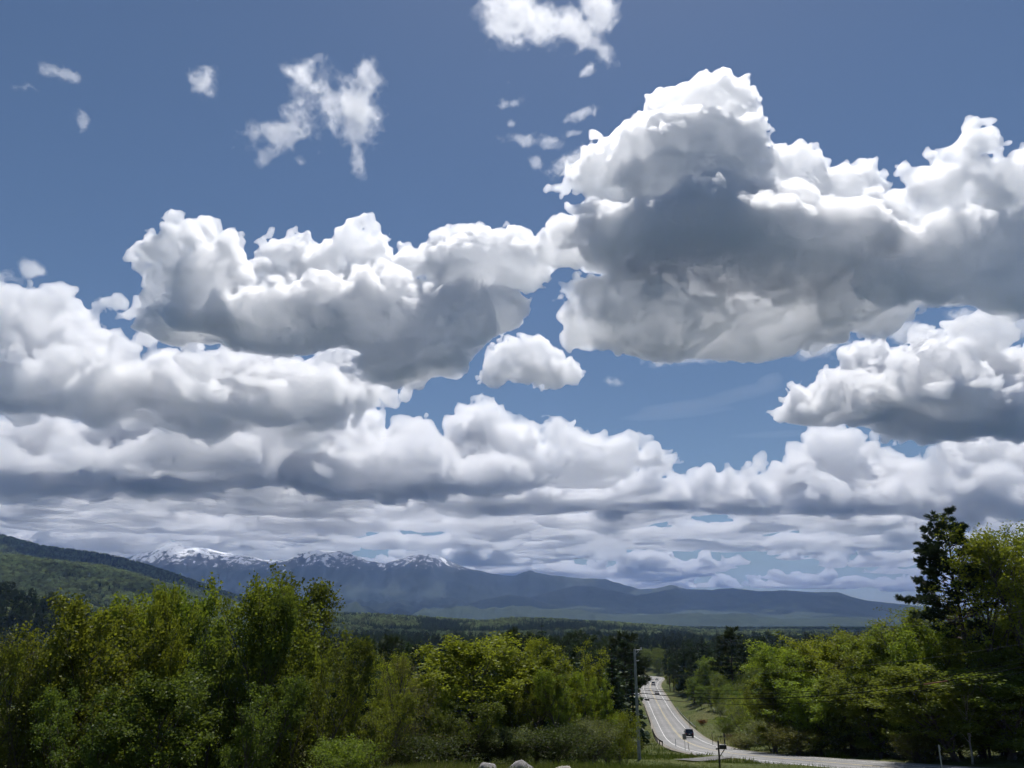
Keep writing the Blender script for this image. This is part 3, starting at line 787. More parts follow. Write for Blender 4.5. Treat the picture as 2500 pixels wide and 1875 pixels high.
NEAR = [
 # name, mesh, px, top, distance, width px, colour, label, turn
 ('broadleaf_tree', 'sparse', 10, 1525, 40, 190, G_OLI, 'thin olive-brown tree cut by the left edge of the photo', 0.3),
 ('broadleaf_tree', 'round', 260, 1462, 43, 290, G_MID, 'broad dark green tree, widest of the left clump', 1.1),
 ('broadleaf_tree', 'upright', 60, 1600, 41, 170, G_OLI, 'pale olive tree low at the far left of the photo', 2.2),
 ('broadleaf_tree', 'upright', 160, 1575, 42, 170, G_MID, 'green tree left of the widest tree of the left clump', 5.2),
 ('broadleaf_tree', 'maple', 330, 1452, 50, 200, G_BRI, 'yellow-tipped green tree behind the widest tree of the left clump', 0.2),
 ('broadleaf_tree', 'upright', 415, 1432, 45, 175, G_BRI, 'upright yellow-green tree in the middle of the left clump', 3.0),
 ('broadleaf_tree', 'maple', 480, 1438, 50, 190, G_MID, 'green tree right behind the upright yellow-green one in the left clump', 4.0),
 ('broadleaf_tree', 'upright', 560, 1452, 44, 190, G_DARK, 'dark upright tree in the middle of the left clump', 0.9),
 ('broadleaf_tree', 'maple', 650, 1418, 46, 220, G_MID, 'tall green tree left of the two-headed tree', 5.1),
 ('broadleaf_tree', 'poplar', 750, 1404, 53, 190, G_DARK, 'tallest dark airy tree of the left clump, with two rounded heads', 1.7),
 ('broadleaf_tree', 'upright', 745, 1560, 45, 190, G_DARK, 'dark green tree below the two-headed tree', 0.9),
 ('broadleaf_tree', 'maple', 400, 1640, 39, 220, G_DARK, 'dark shaded tree low in the middle of the left clump', 0.5),
 ('broadleaf_tree', 'upright', 610, 1660, 39, 200, G_DARK, 'dark leafy tree at the bottom of the left clump', 2.0),
 ('broadleaf_tree', 'upright', 230, 1690, 37, 220, G_DARK, 'dark shaded tree low at the left of the photo', 3.5),
 ('broadleaf_tree', 'upright', 845, 1590, 47, 170, G_MID, 'green tree at the right end of the left clump', 3.3),
 ('shrub', 'bush', 840, 1800, 34, 150, G_MID, 'bright green bush at the foot of the left clump', 0.7),
 ('broadleaf_tree', 'upright', 925, 1600, 54, 130, G_YEL, 'small yellow-green tree left of the bare-looking birch', 2.1),
 ('birch_tree', 'sparse', 972, 1590, 47, 120, G_OLI, 'thin reddish half-bare birch left of the yellow maple', 1.2),
 ('broadleaf_tree', 'upright', 905, 1700, 43, 160, G_MID, 'narrow green tree below the half-bare birch', 1.9),
 ('broadleaf_tree', 'sparse', 1025, 1660, 50, 120, G_OLI, 'sparse olive tree right of the half-bare birch', 4.2),
 ('maple_tree', 'maple', 1150, 1552, 57, 240, G_YEL, 'bright yellow-green maple, largest in the middle of the photo', 0.0),
 ('broadleaf_tree', 'upright', 1062, 1650, 55, 140, G_BRI, 'small bright tree leaning out left of the yellow maple', 2.6),
 ('broadleaf_tree', 'upright', 1110, 1710, 52, 150, G_DARK, 'dark green tree in the shade under the yellow maple', 0.4),
 ('broadleaf_tree', 'maple', 1310, 1588, 59, 160, G_MID, 'green tree right of the yellow maple', 2.9),
 ('broadleaf_tree', 'upright', 1258, 1650, 56, 120, G_MID, 'slender green tree against the right side of the yellow maple', 0.8),
 ('maple_tree', 'upright', 1428, 1560, 61, 170, G_YEL, 'pointed yellow-green maple left of the utility pole', 3.7),
 ('broadleaf_tree', 'upright', 1380, 1632, 57, 120, G_MID, 'green tree just left of the pointed yellow-green maple', 5.0),
 ('broadleaf_tree', 'upright', 1480, 1640, 60, 100, G_BRI, 'fresh green tree under the right side of the pointed maple', 4.4),
 ('shrub', 'bush', 1450, 1755, 55, 130, G_PALE, 'pale blossoming shrub beneath the pointed maple', 1.0),
 ('shrub', 'bush', 1516, 1735, 61, 66, G_BRI, 'yellow-green shrub beside the utility pole', 2.5),
 ('shrub', 'bush', 1250, 1775, 53, 130, G_PALE, 'pale grey-green bush under the trees right of the yellow maple', 0.1),
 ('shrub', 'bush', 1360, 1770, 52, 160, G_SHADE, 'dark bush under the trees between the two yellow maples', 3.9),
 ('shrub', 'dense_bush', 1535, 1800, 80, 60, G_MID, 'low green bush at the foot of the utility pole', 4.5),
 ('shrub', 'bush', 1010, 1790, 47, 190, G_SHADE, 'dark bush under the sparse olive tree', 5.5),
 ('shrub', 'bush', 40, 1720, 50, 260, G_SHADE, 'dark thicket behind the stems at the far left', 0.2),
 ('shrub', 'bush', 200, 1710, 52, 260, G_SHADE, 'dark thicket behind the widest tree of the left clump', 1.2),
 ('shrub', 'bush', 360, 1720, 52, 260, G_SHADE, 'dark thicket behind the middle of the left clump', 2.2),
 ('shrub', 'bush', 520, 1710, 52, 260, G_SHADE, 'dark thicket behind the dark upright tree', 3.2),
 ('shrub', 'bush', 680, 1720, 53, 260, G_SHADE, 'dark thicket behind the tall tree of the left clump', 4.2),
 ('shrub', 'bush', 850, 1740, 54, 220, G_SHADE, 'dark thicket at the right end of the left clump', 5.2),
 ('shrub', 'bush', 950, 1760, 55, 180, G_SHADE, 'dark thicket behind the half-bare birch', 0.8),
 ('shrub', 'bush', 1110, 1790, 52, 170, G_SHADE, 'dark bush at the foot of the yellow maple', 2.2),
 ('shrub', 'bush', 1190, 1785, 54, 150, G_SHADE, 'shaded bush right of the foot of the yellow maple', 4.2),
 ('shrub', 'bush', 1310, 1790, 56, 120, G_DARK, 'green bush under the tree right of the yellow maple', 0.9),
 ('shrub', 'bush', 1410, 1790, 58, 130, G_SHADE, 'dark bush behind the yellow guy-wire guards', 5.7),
 ('shrub', 'bush', 1496, 1795, 63, 70, G_DARK, 'green bush left of the foot of the utility pole', 3.0),
 # right side of the road
 ('broadleaf_tree', 'wide2', 1925, 1570, 120, 130, G_BRI, 'yellow-green tree at the left end of the right roadside trees', 0.3),
 ('broadleaf_tree', 'wide', 2010, 1548, 124, 150, G_YEL, 'broad olive-yellow tree second from the left of the right roadside trees', 2.2),
 ('broadleaf_tree', 'wide2', 2090, 1528, 118, 140, G_OLI, 'brownish green tree with upright shoots among the right roadside trees', 4.1),
 ('broadleaf_tree', 'wide', 2165, 1535, 108, 170, G_MID, 'green tree left of the tall pine, set among lower trees', 1.4),
 ('broadleaf_tree', 'wide2', 1975, 1650, 112, 150, G_BRI, 'bright low tree leaning toward the road on the right', 5.3),
 ('broadleaf_tree', 'wide', 2120, 1650, 105, 160, G_MID, 'dense green tree in front of the brownish green one', 0.8),
 ('broadleaf_tree', 'wide2', 1875, 1625, 122, 110, G_MID, 'small green tree at the very left of the right roadside trees', 3.3),
 ('broadleaf_tree', 'wide', 1970, 1580, 128, 130, G_MID, 'green tree between the two yellow-green trees on the left of the right roadside group', 1.1),
 ('broadleaf_tree', 'wide2', 2050, 1600, 110, 140, G_BRI, 'bright tree in front of the broad olive-yellow one', 4.6),
 ('broadleaf_tree', 'wide2', 2130, 1560, 120, 120, G_YEL, 'yellow-green tree right of the brownish green one', 5.9),
 ('broadleaf_tree', 'wide2', 2205, 1600, 102, 140, G_MID, 'green tree left of the tall pine trunk', 0.1),
 ('broadleaf_tree', 'wide', 2415, 1560, 92, 150, G_MID, 'green tree between the pale marker post and the right edge', 2.9),
 ('broadleaf_tree', 'tall2', 2215, 1478, 100, 150, G_MID, 'slim green tree just left of the tall pine', 2.7),
 ('pine_tree', 'pine', 2302, 1250, 93, 190, G_NEED, 'tall dark pine with an open crown, highest tree on the right', 2.4),
 ('broadleaf_tree', 'tall', 2372, 1268, 90, 170, G_YEL, 'tall yellow-green tree in front of the tall pine', 0.0),
 ('broadleaf_tree', 'tall2', 2435, 1273, 91, 130, G_BRI, 'tall airy tree with several upright tops right of the pine', 1.9),
 ('broadleaf_tree', 'tall2', 2490, 1310, 88, 140, G_BRI, 'tall thin tree cut by the right edge of the photo', 4.9),
 ('broadleaf_tree', 'wide', 2250, 1520, 99, 160, G_BRI, 'green tree filling the space under the tall pine', 4.4),
 ('broadleaf_tree', 'wide2', 2355, 1500, 96, 150, G_BRI, 'dark dense tree under the tall airy trees on the right', 3.1),
 ('broadleaf_tree', 'wide', 2470, 1490, 94, 160, G_BRI, 'dark dense tree at the right edge under the tall thin tree', 0.6),
 ('broadleaf_tree', 'wide2', 2300, 1620, 90, 230, G_MID, 'dark shaded tree behind the pale roadside marker post', 1.2),
 ('broadleaf_tree', 'wide', 2430, 1630, 88, 260, G_MID, 'dark shaded tree low at the right edge of the photo', 5.8),
 ('broadleaf_tree', 'tall2', 2560, 1400, 92, 140, G_MID, 'leafy tree reaching in from beyond the right edge', 2.0),
 ('birch_tree', 'birch', 2338, 1640, 87, 60, G_MID, 'thin pale-barked birch right of the roadside marker post', 0.4),
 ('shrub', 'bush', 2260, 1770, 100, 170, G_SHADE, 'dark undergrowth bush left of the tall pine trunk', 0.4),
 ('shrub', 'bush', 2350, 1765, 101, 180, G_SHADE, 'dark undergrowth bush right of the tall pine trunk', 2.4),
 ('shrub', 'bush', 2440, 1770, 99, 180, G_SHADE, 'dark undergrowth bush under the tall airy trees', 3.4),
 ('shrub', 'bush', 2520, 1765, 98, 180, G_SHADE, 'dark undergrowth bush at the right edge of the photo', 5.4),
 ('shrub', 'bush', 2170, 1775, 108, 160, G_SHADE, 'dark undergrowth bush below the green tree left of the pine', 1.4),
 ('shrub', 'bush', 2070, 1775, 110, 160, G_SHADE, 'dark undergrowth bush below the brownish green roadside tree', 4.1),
 ('shrub', 'dense_bush', 2230, 1790, 93, 110, G_OLI, 'dry grassy bush at the foot of the roadside trees left of the marker post', 0.4),
 ('shrub', 'bush', 1945, 1770, 112, 130, G_OLI, 'olive shrub at the edge of the right roadside trees', 3.4),
 ('shrub', 'bush', 1880, 1760, 128, 120, G_PALE, 'pale grey shrub on the bank right of the mailbox', 0.2),
 ('shrub', 'bush', 1850, 1690, 160, 120, G_MID, 'green shrub above the road bank right of the black vehicle', 1.2),
 ('shrub', 'bush', 1905, 1690, 140, 140, G_BRI, 'bright green shrub against the left of the right roadside trees', 2.6),
 ('shrub', 'dense_bush', 1815, 1790, 138, 70, G_OLI, 'low brownish shrub on the bank behind the mailbox', 2.0),
 ('shrub', 'dense_bush', 1775, 1750, 205, 60, G_MID, 'low green shrub right of the orange bush', 4.0),
 ('shrub', 'bush', 1815, 1715, 200, 110, G_PALE, 'grey-green shrub on the slope right of the orange bush', 5.0),
]
for (nm, key, px, top, Y, w, col, lab, rot) in NEAR:
    place_tree(nm, key, px, top, Y, w, col, lab, rot, 'shrub' if nm == 'shrub' else 'tree')

def ground_hit(px, py, y0=12.0, y1=900.0):
    """where the line of sight of a point in the photograph meets the ground"""
    Ys = np.arange(y0, y1, 0.4); D = ray(px, py)
    P = D[None, :] * (Ys / D[1])[:, None]
    z = height(P[:, 0], P[:, 1])
    k = np.argmax(P[:, 2] < z)
    return np.array([P[k, 0], P[k, 1], z[k]])
for px, foot, hpx, w, col, lab in ((1713, 1771, 15, 21, (0.15, 0.068, 0.02), 'small rust-orange bush on the road bank'),
                                   (1777, 1805, 13, 20, (0.10, 0.075, 0.055), 'small brown brush heap beside the black post')):
    g = ground_hit(px, foot, 120)
    place_tree('shrub', 'dense_bush', px, foot - hpx, g[1], w, col, lab, 1.0, 'shrub', foot=g[2])
# middle-distance forest: single trees as objects, the rest as one mass
far = {}
def conif(k, **kw): return one_mesh('spruce_tree', *spruce(k, **kw), PINEBARK, NEEDLE)
far['spruce'] = [conif(51, H=18, R=3.0), conif(52, H=18, R=2.4, gappy=0.15), conif(53, H=18, R=3.6, whorls=20, gappy=0.25, power=0.6)]
far['pine'] = [one_mesh('pine_tree', *pine(54, 20, 4.0, 0.3, 14, 0.9, 7), PINEBARK, NEEDLE), one_mesh('pine_tree', *pine(55, 20, 3.4, 0.35, 12, 0.9, 7), PINEBARK, NEEDLE)]
far['leafy'] = [one_mesh('broadleaf_tree', *deciduous(56, 14, 3.8, 0.1, 300, 9, 0.6, 0.7, clump=0.9), BARK, LEAF),
                one_mesh('broadleaf_tree', *deciduous(57, 14, 3.0, 0.1, 260, 9, 0.6, 0.9, stems=2, clump=0.8), BARK, LEAF),
                one_mesh('broadleaf_tree', *deciduous(58, 14, 4.4, 0.08, 340, 9, 0.6, 0.6, clump=1.0), BARK, LEAF)]
HT = {'spruce': 18.0, 'pine': 20.0, 'leafy': 14.0}
rng = np.random.default_rng(77)
pts = []
Y = 170.0
while Y < 1500:
    sp = 5.8 + (Y - 170) * 0.010
    xs = np.arange(-0.72 * Y - 20, 0.72 * Y + 20, sp)
    x = xs + rng.uniform(-0.45, 0.45, len(xs)) * sp; y = Y + rng.uniform(-0.45, 0.45, len(xs)) * sp
    pts.append(np.stack([x, y], 1)); Y += sp * 0.95
pts = np.concatenate(pts)
d, _ = dist_to(ROAD, pts[:, 0], pts[:, 1]); d2, _ = dist_to(DRIVE2, pts[:, 0], pts[:, 1])
rx = np.interp(pts[:, 1], ROAD[np.argsort(ROAD[:, 1]), 1], ROAD[np.argsort(ROAD[:, 1]), 0])
side = pts[:, 0] - rx
u = pts[:, 0] / pts[:, 1]
clear = np.where(side < 0, 13.0, np.interp(pts[:, 1], [170, 260, 330, 420, 600], [26, 17, 12, 10, 10]))
clear = np.where((side < 0) & (pts[:, 1] < 430), 22.0, clear)
keep = (d > clear) & (d2 > 6) & ((pts[:, 1] > 230) | (side > 0)) & ~((side < 0) & (pts[:, 1] < 300) & (side > -22))
keep &= ~((side > 0) & (pts[:, 1] > 355) & (pts[:, 1] < 372) & (side < 40))
keep &= ((u > -0.05) | (pts[:, 1] > 300))
pts = pts[keep]; d = d[keep]; u = u[keep]; side = side[keep]
zs = height(pts[:, 0], pts[:, 1])
patch = fbm(pts[:, 0], pts[:, 1], 90, 3, 61)
edge_bias = np.where(side > 0, 0.75, -0.1) * np.exp(-d / 60)
rnd = rng.random(len(pts))
kind = np.where(patch + edge_bias + (rnd - 0.5) * 1.1 > 0.15, 2, np.where(rng.random(len(pts)) < 0.55, 0, 1))
kind = np.where((side < 0) & (d < 70) & (pts[:, 1] < 480), np.where(rnd < 0.75, 1, kind), kind)
NAMES = ['spruce', 'pine', 'leafy']
hts = np.where(kind == 2, rng.uniform(9, 15, len(pts)), rng.uniform(15, 27, len(pts)))
hts = np.where((pts[:, 1] < 330), hts * np.where(kind == 2, 0.75, 0.8), hts)
hts = np.where((side > 0) & (pts[:, 1] < 260), np.minimum(hts, rng.uniform(5, 10, len(pts))), hts)
variant = rng.integers(0, 3, len(pts)); variant = np.where(kind == 1, variant % 2, variant)
order = np.argsort(pts[:, 1])
COLS = {0: (0.042, 0.064, 0.030), 1: (0.056, 0.078, 0.034), 2: (0.125, 0.158, 0.040)}
LAB = {0: ('spruce_tree', 'dark narrow spruce in the forest beside the valley road', 'spruces in the valley forest'),
       1: ('pine_tree', 'dark ragged-topped pine in the forest beside the valley road', 'pines in the valley forest'),
       2: ('broadleaf_tree', 'rounded spring-green tree in the forest beside the valley road', 'broadleaf trees in the valley forest')}
count = {0: 0, 1: 0, 2: 0}
LIMIT = {0: 150, 1: 150, 2: 190}
rest = []
for i in order:
    k = int(kind[i])
    if count[k] < LIMIT[k] and abs(u[i]) < 0.66 and (u[i] > -0.32 or pts[i, 1] > 1e9):
        count[k] += 1
        nm, lab, grp = LAB[k]
        band = 'nearest the road bend' if pts[i, 1] < 330 else ('halfway along the visible road' if pts[i, 1] < 430 else 'near the far end of the visible road')
        lab = lab.replace('in the forest beside the valley road', ('in the forest left of the road, ' if side[i] < 0 else 'in the forest right of the road, ') + band)
        o = new_obj(nm, far[NAMES[k]][variant[i]], label=lab, cat='tree', group=grp, loc=(pts[i, 0], pts[i, 1], zs[i] - 0.2))
        s = hts[i] / HT[NAMES[k]]
        o.scale = (s * rng.uniform(0.85, 1.2), s * rng.uniform(0.85, 1.2), s); o.rotation_euler = (0, 0, rng.random() * 6.28)
        f = rng.uniform(0.75, 1.3); c = COLS[k]
        if k == 2: o.color = (c[0] * f * rng.uniform(0.75, 1.3), c[1] * f, c[2] * f, 1)
        else: o.color = (c[0] * f, c[1] * f, c[2] * f, 1)
    else: rest.append(i)
# a belt of conifers just behind the middle trees
rb = np.random.default_rng(404)
for k, px in enumerate(np.linspace(870, 1535, 44)):
    px = px + rb.uniform(-9, 9); Y = rb.uniform(115, 215); top = rb.uniform(1540, 1605) - 14 * (abs(px - 1330) < 90)
    t = at(px, top, Y); zb = hz(t[0], Y)
    sp_ = rb.random() < 0.72
    key = 'spruce' if sp_ else 'pine'; vv = int(rb.integers(0, 3 if sp_ else 2))
    place_ = 'left of the yellow maple' if px < 1090 else ('behind the yellow maple' if px < 1230 else ('between the two yellow maples' if px < 1380 else 'right of the pointed maple'))
    o = new_obj('spruce_tree' if sp_ else 'pine_tree', far[key][vv], label=('dark pointed spruce' if sp_ else 'dark ragged pine') + ' standing close behind the middle trees, ' + place_, cat='tree', group='conifers close behind the middle trees', loc=(t[0], Y, zb - 0.2))
    s_ = (t[2] - zb) / HT[key]; sx = rb.uniform(0.9, 1.25) * s_
    o.scale = (sx, sx, s_); o.rotation_euler = (0, 0, rb.random() * 6.28)
    f = rb.uniform(0.8, 1.4); c = COLS[0 if sp_ else 1]; o.color = (c[0] * f, c[1] * f, c[2] * f, 1)
# one tall spruce and a few pines that stand out of the forest
for px, top, Y, key, v, w, lab in [(1322, 1513, 165, 'spruce', 2, 80, 'tall dark spruce standing above the forest behind the yellow maples'),
                             (1528, 1562, 300, 'pine', 0, 70, 'tall dark pine behind the utility pole'),
                             (1480, 1570, 290, 'pine', 1, 90, 'dark pine left of the utility pole'),
                             (1420, 1540, 262, 'pine', 0, 120, 'broad dark pine above the pointed yellow-green maple'),
                             (1780, 1532, 300, 'pine', 1, 90, 'tall round-topped pine above the forest right of the road'),
                             (1855, 1690, 185, 'spruce', 1, 26, 'small dark spruce in front of the right roadside trees'),
                             (2060, 1522, 150, 'spruce', 1, 30, 'thin dark spruce tip above the right roadside trees')]:
    t = at(px, top, Y); zb = hz(t[0], Y)
    o = new_obj('spruce_tree' if key == 'spruce' else 'pine_tree', far[key][v], label=lab, cat='tree', loc=(t[0], Y, zb - 0.2))
    s = (t[2] - zb) / HT[key]; sx = w / FPX * Y / 2 / {'spruce': 3.0, 'pine': 3.6}[key]
    o.scale = (sx, sx, s); o.color = (*COLS[0 if key == 'spruce' else 1], 1)

def mass(name, label, P, scl, var, sources, colour, mat=None):
    """a wood nobody could count: one object that repeats a few tree meshes over its points"""
    me = bpy.data.meshes.new(name)
    me.vertices.add(len(P)); me.vertices.foreach_set('co', np.ascontiguousarray(P, np.float32).ravel())
    for nm, dat in (('size', scl), ('turn', rng.random(len(P)) * 6.28)):
        a = me.attributes.new(nm, 'FLOAT', 'POINT'); a.data.foreach_set('value', dat.astype(np.float32))
    a = me.attributes.new('variant', 'INT', 'POINT'); a.data.foreach_set('value', var.astype(np.int32))
    o = new_obj(name, me, kind='stuff', label=label)
    o.color = (*colour, 1)
    ng = bpy.data.node_groups.new(name, 'GeometryNodeTree')
    ng.interface.new_socket('Geometry', in_out='INPUT', socket_type='NodeSocketGeometry')
    ng.interface.new_socket('Geometry', in_out='OUTPUT', socket_type='NodeSocketGeometry')
    gi = ng.nodes.new('NodeGroupInput'); go = ng.nodes.new('NodeGroupOutput'); jn = ng.nodes.new('GeometryNodeJoinGeometry')
    def attr(n, t):
        x = ng.nodes.new('GeometryNodeInputNamedAttribute'); x.data_type = t; x.inputs['Name'].default_value = n; return x.outputs[0]
    sz, tn, vr = attr('size', 'FLOAT'), attr('turn', 'FLOAT'), attr('variant', 'INT')
    cx = ng.nodes.new('ShaderNodeCombineXYZ'); ng.links.new(tn, cx.inputs[2])
    for k, src in enumerate(sources):
        oi = ng.nodes.new('GeometryNodeObjectInfo'); oi.inputs['Object'].default_value = src; oi.inputs['As Instance'].default_value = False
        geo_ = oi.outputs['Geometry']
        if mat is not None:
            sm = ng.nodes.new('GeometryNodeSetMaterial'); sm.inputs['Material'].default_value = mat; ng.links.new(geo_, sm.inputs[0]); geo_ = sm.outputs[0]
        cmp_ = ng.nodes.new('FunctionNodeCompare'); cmp_.data_type = 'INT'; cmp_.operation = 'EQUAL'
        ng.links.new(vr, cmp_.inputs[2]); cmp_.inputs[3].default_value = k
        ip = ng.nodes.new('GeometryNodeInstanceOnPoints')
        ng.links.new(gi.outputs[0], ip.inputs['Points']); ng.links.new(geo_, ip.inputs['Instance'])
        ng.links.new(cmp_.outputs[0], ip.inputs['Selection'])
        ng.links.new(cx.outputs[0], ip.inputs['Rotation']); ng.links.new(sz, ip.inputs['Scale'])
        ng.links.new(ip.outputs[0], jn.inputs[0])
    ng.links.new(jn.outputs[0], go.inputs[0])
    md = o.modifiers.new('repeat', 'NODES'); md.node_group = ng
    return o
def first_of(mesh): return next(o for o in COL.objects if o.data is mesh)
SRC = {k: [first_of(m) for m in far[k]] for k in far}
rest = np.array(rest)
for k in (0, 1, 2):
    r = rest[kind[rest] == k]
    P = np.stack([pts[r, 0], pts[r, 1], zs[r] - 0.2], 1)
    nm = ['spruce_forest', 'pine_forest', 'broadleaf_forest'][k]
    mass(nm, ['mass of dark spruces across the valley floor', 'mass of dark pines across the valley floor', 'mass of spring-green trees across the valley floor'][k],
         P, hts[r] / HT[NAMES[k]], variant[r], SRC[NAMES[k]], COLS[k])
# far slopes: the ridge across the valley and the big hill on the left
P = []
Y = 1500.0
while Y < 4150:
    sp = 8.5 + (Y - 1500) * 0.0015
    xs = np.arange(-0.75 * Y, 0.75 * Y, sp)
    P.append(np.stack([xs + rng.uniform(-0.5, 0.5, len(xs)) * sp, Y + rng.uniform(-0.5, 0.5, len(xs)) * sp], 1)); Y += sp
P = np.concatenate(P)
z = height(P[:, 0], P[:, 1], False)
uu_ = P[:, 0] / P[:, 1]
vis = z / P[:, 1]
lf = fbm(P[:, 0], P[:, 1], 130, 4, 71) + np.where(uu_ < -0.25, 0.75, -0.38) + (rng.random(len(P)) - 0.5) * 0.8 > 0.12
for sel, nm, lab, src, ht, h0, col in ((lf, 'hillside_broadleaf_forest', 'pale green wood covering the left hill and far ridge', SRC['leafy'], 14.0, (8, 14), (0.165, 0.200, 0.115)),
                                  (~lf, 'hillside_conifer_forest', 'dark conifer wood on the far ridge across the valley', SRC['spruce'], 18.0, (9, 16), COLS[0])):
    Q = np.stack([P[sel, 0], P[sel, 1], z[sel] - 0.5], 1)
    mass(nm, lab, Q, rng.uniform(*h0, sel.sum()) / ht * 1.4, rng.integers(0, 3, sel.sum()), src, col, HILL_LEAF)
print('FOREST', count, len(rest), len(P))
# ------------------------------------------------------------------ clouds in the sky
VAPOUR = cloud_mat('cloud_vapour', 0.0080, 0.62)
FAR_VAPOUR = cloud_mat('far_cloud_vapour', 0.0055, 0.62)
FAR_FUZZ = cloud_mat('far_cloud_fringe', 0.0115, 0.70)
DECK = cloud_mat('cloud_deck_vapour', 0.0115, 0.68)
WISP_IN = cloud_mat('torn_cloud_vapour', 0.0058, 0.5)
FUZZ = cloud_mat('cloud_fringe', 0.027, 0.70)
FUZZ_SOFT = cloud_mat('soft_cloud_fringe', 0.017, 0.70)
FUZZ2 = cloud_mat('denser_cloud_fringe', 0.034, 0.70)
THIN = cloud_mat('thin_cloud_vapour', 0.0016, 0.5)
# upper right pile
make_cloud('clouds', VAPOUR, [(1690, 310, 130, 115), (1770, 300, 110, 90), (1590, 400, 130, 110, 120), (1700, 440, 190, 140, -80), (1850, 440, 100, 95, -60), (1940, 440, 105, 90, 0), (2060, 470, 95, 85, -80), (2110, 540, 80, 80, -80), (1500, 440, 85, 60, 100), (1430, 440, 50, 32, 100),
   (1650, 590, 240, 90, -200), (1850, 620, 260, 100, -250), (2050, 640, 140, 90), (1480, 590, 100, 52), (1380, 620, 55, 38), (1345, 610, 40, 26)], 4400, base=700, seed=55, thick=0.62, voxpx=4.7, kids=(14, 8), kid_r=(0.2, 0.4), rough=0.85, fuzz=FUZZ)
make_cloud('clouds', VAPOUR, [(1530, 740, 95, 66, -300), (1450, 780, 55, 42, -250), (1435, 830, 42, 28, -200), (1600, 790, 150, 70, -200), (1750, 785, 210, 80), (1930, 765, 210, 80), (2090, 735, 160, 66), (1620, 700, 110, 42, -200)], 4750, base=874, seed=6, thick=0.62, kids=(12, 8), kid_r=(0.2, 0.42), fuzz=FUZZ)
make_cloud('clouds', VAPOUR, [(2340, 480, 130, 115), (2440, 440, 100, 78, 100), (2260, 570, 100, 110), (2400, 600, 150, 110, -200), (2540, 530, 160, 140), (2300, 680, 130, 66, -150), (2480, 700, 160, 66, -200), (2190, 690, 70, 45)], 4000, base=768, seed=7, thick=0.5, fuzz=FUZZ, voxpx=5.5, kids=(12, 8), kid_r=(0.2, 0.42))
# lens-shaped cloud on the right
make_cloud('clouds', VAPOUR, [(1960, 1012, 50, 18), (2060, 985, 85, 44), (2170, 950, 95, 60, 200), (2290, 925, 110, 62, 300), (2420, 910, 110, 62, 300), (2520, 940, 110, 78, 200), (2300, 1000, 180, 46), (2460, 1016, 120, 40, -200), (2250, 960, 70, 40, -300), (2380, 960, 90, 40, -350)], 6600, base=1050, seed=8, voxpx=5.2, kids=(12, 7), kid_r=(0.2, 0.42), fuzz=FUZZ)
# middle left pile
make_cloud('clouds', VAPOUR, [(450, 640, 92, 92), (400, 730, 60, 66), (520, 700, 100, 84, -250), (650, 690, 84, 76, 150), (760, 680, 78, 84, 200), (840, 640, 80, 82, 200), (910, 640, 66, 70, 250), (990, 660, 70, 66, 200), (1085, 635, 70, 66, 150), (1160, 655, 76, 68), (1250, 665, 66, 60),
   (1180, 750, 84, 58), (1080, 790, 110, 74, -150), (920, 780, 130, 80, -150), (700, 790, 170, 58, -250), (1060, 880, 78, 56), (960, 905, 90, 46), (480, 790, 105, 40, -100), (1120, 830, 60, 60), (800, 740, 100, 60, -350)], 4800, base=910, seed=29, thick=0.68, voxpx=4.9, kids=(13, 8), kid_r=(0.22, 0.42), fuzz=FUZZ2, rough=0.8)
# left bank, two steps deep
make_cloud('clouds', VAPOUR, [(-40, 820, 95, 84), (90, 860, 92, 72), (205, 835, 78, 68), (300, 870, 80, 60), (400, 900, 90, 56), (500, 930, 100, 54), (610, 940, 90, 48, -300), (720, 940, 84, 42), (840, 965, 84, 38), (150, 950, 170, 46, -400), (-60, 960, 130, 46, -300), (400, 990, 180, 38, -400), (640, 1000, 150, 34, -300), (0, 760, 40, 34), (270, 930, 90, 46, -600)], 6600, base=1070, seed=10, voxpx=6, fuzz=FUZZ_SOFT, base_rag=9.0, base_soft=0.35)
make_cloud('clouds', FAR_VAPOUR, [(-40, 1110, 150, 54), (120, 1110, 110, 46), (280, 1090, 110, 54, -500), (450, 1055, 110, 70), (600, 1045, 100, 72), (760, 1055, 96, 66), (900, 1085, 90, 50), (1010, 1115, 84, 46), (200, 1175, 200, 36, -700), (500, 1175, 220, 38, -700), (800, 1175, 200, 38, -600), (660, 1120, 90, 44, -900), (380, 1130, 90, 40, -900)], 10200, base=1212, seed=11, voxpx=6, fuzz=FAR_FUZZ)
make_cloud('clouds', FAR_VAPOUR, [(1200, 1060, 62, 62), (1140, 1105, 66, 54), (1270, 1092, 66, 46), (1360, 1095, 66, 42), (1450, 1108, 66, 34), (1540, 1112, 62, 30), (1610, 1118, 36, 20), (1050, 1155, 90, 38), (1200, 1165, 120, 38, -500), (1400, 1152, 100, 28), (1110, 1185, 60, 24, -900)], 10400, base=1205, seed=12, voxpx=4.4, fuzz=FAR_FUZZ)
make_cloud('clouds', FAR_VAPOUR, [(2085, 1125, 48, 44), (2010, 1175, 56, 38), (2150, 1155, 66, 48), (2260, 1155, 66, 48), (2360, 1145, 74, 52), (2470, 1165, 76, 48), (2560, 1175, 76, 48), (2150, 1215, 130, 34, -500), (2350, 1225, 150, 36, -500), (1960, 1222, 58, 30)], 10900, base=1262, seed=13, voxpx=5.6, fuzz=FAR_FUZZ)
# small cloud in the gap
make_cloud('clouds', VAPOUR, [(1215, 885, 30, 24), (1190, 930, 22, 16), (1260, 908, 34, 22), (1340, 890, 28, 28), (1330, 922, 42, 20), (1395, 917, 26, 18)], 6200, seed=14, voxpx=3.4, thick=1.0, fuzz=FUZZ, least=150)
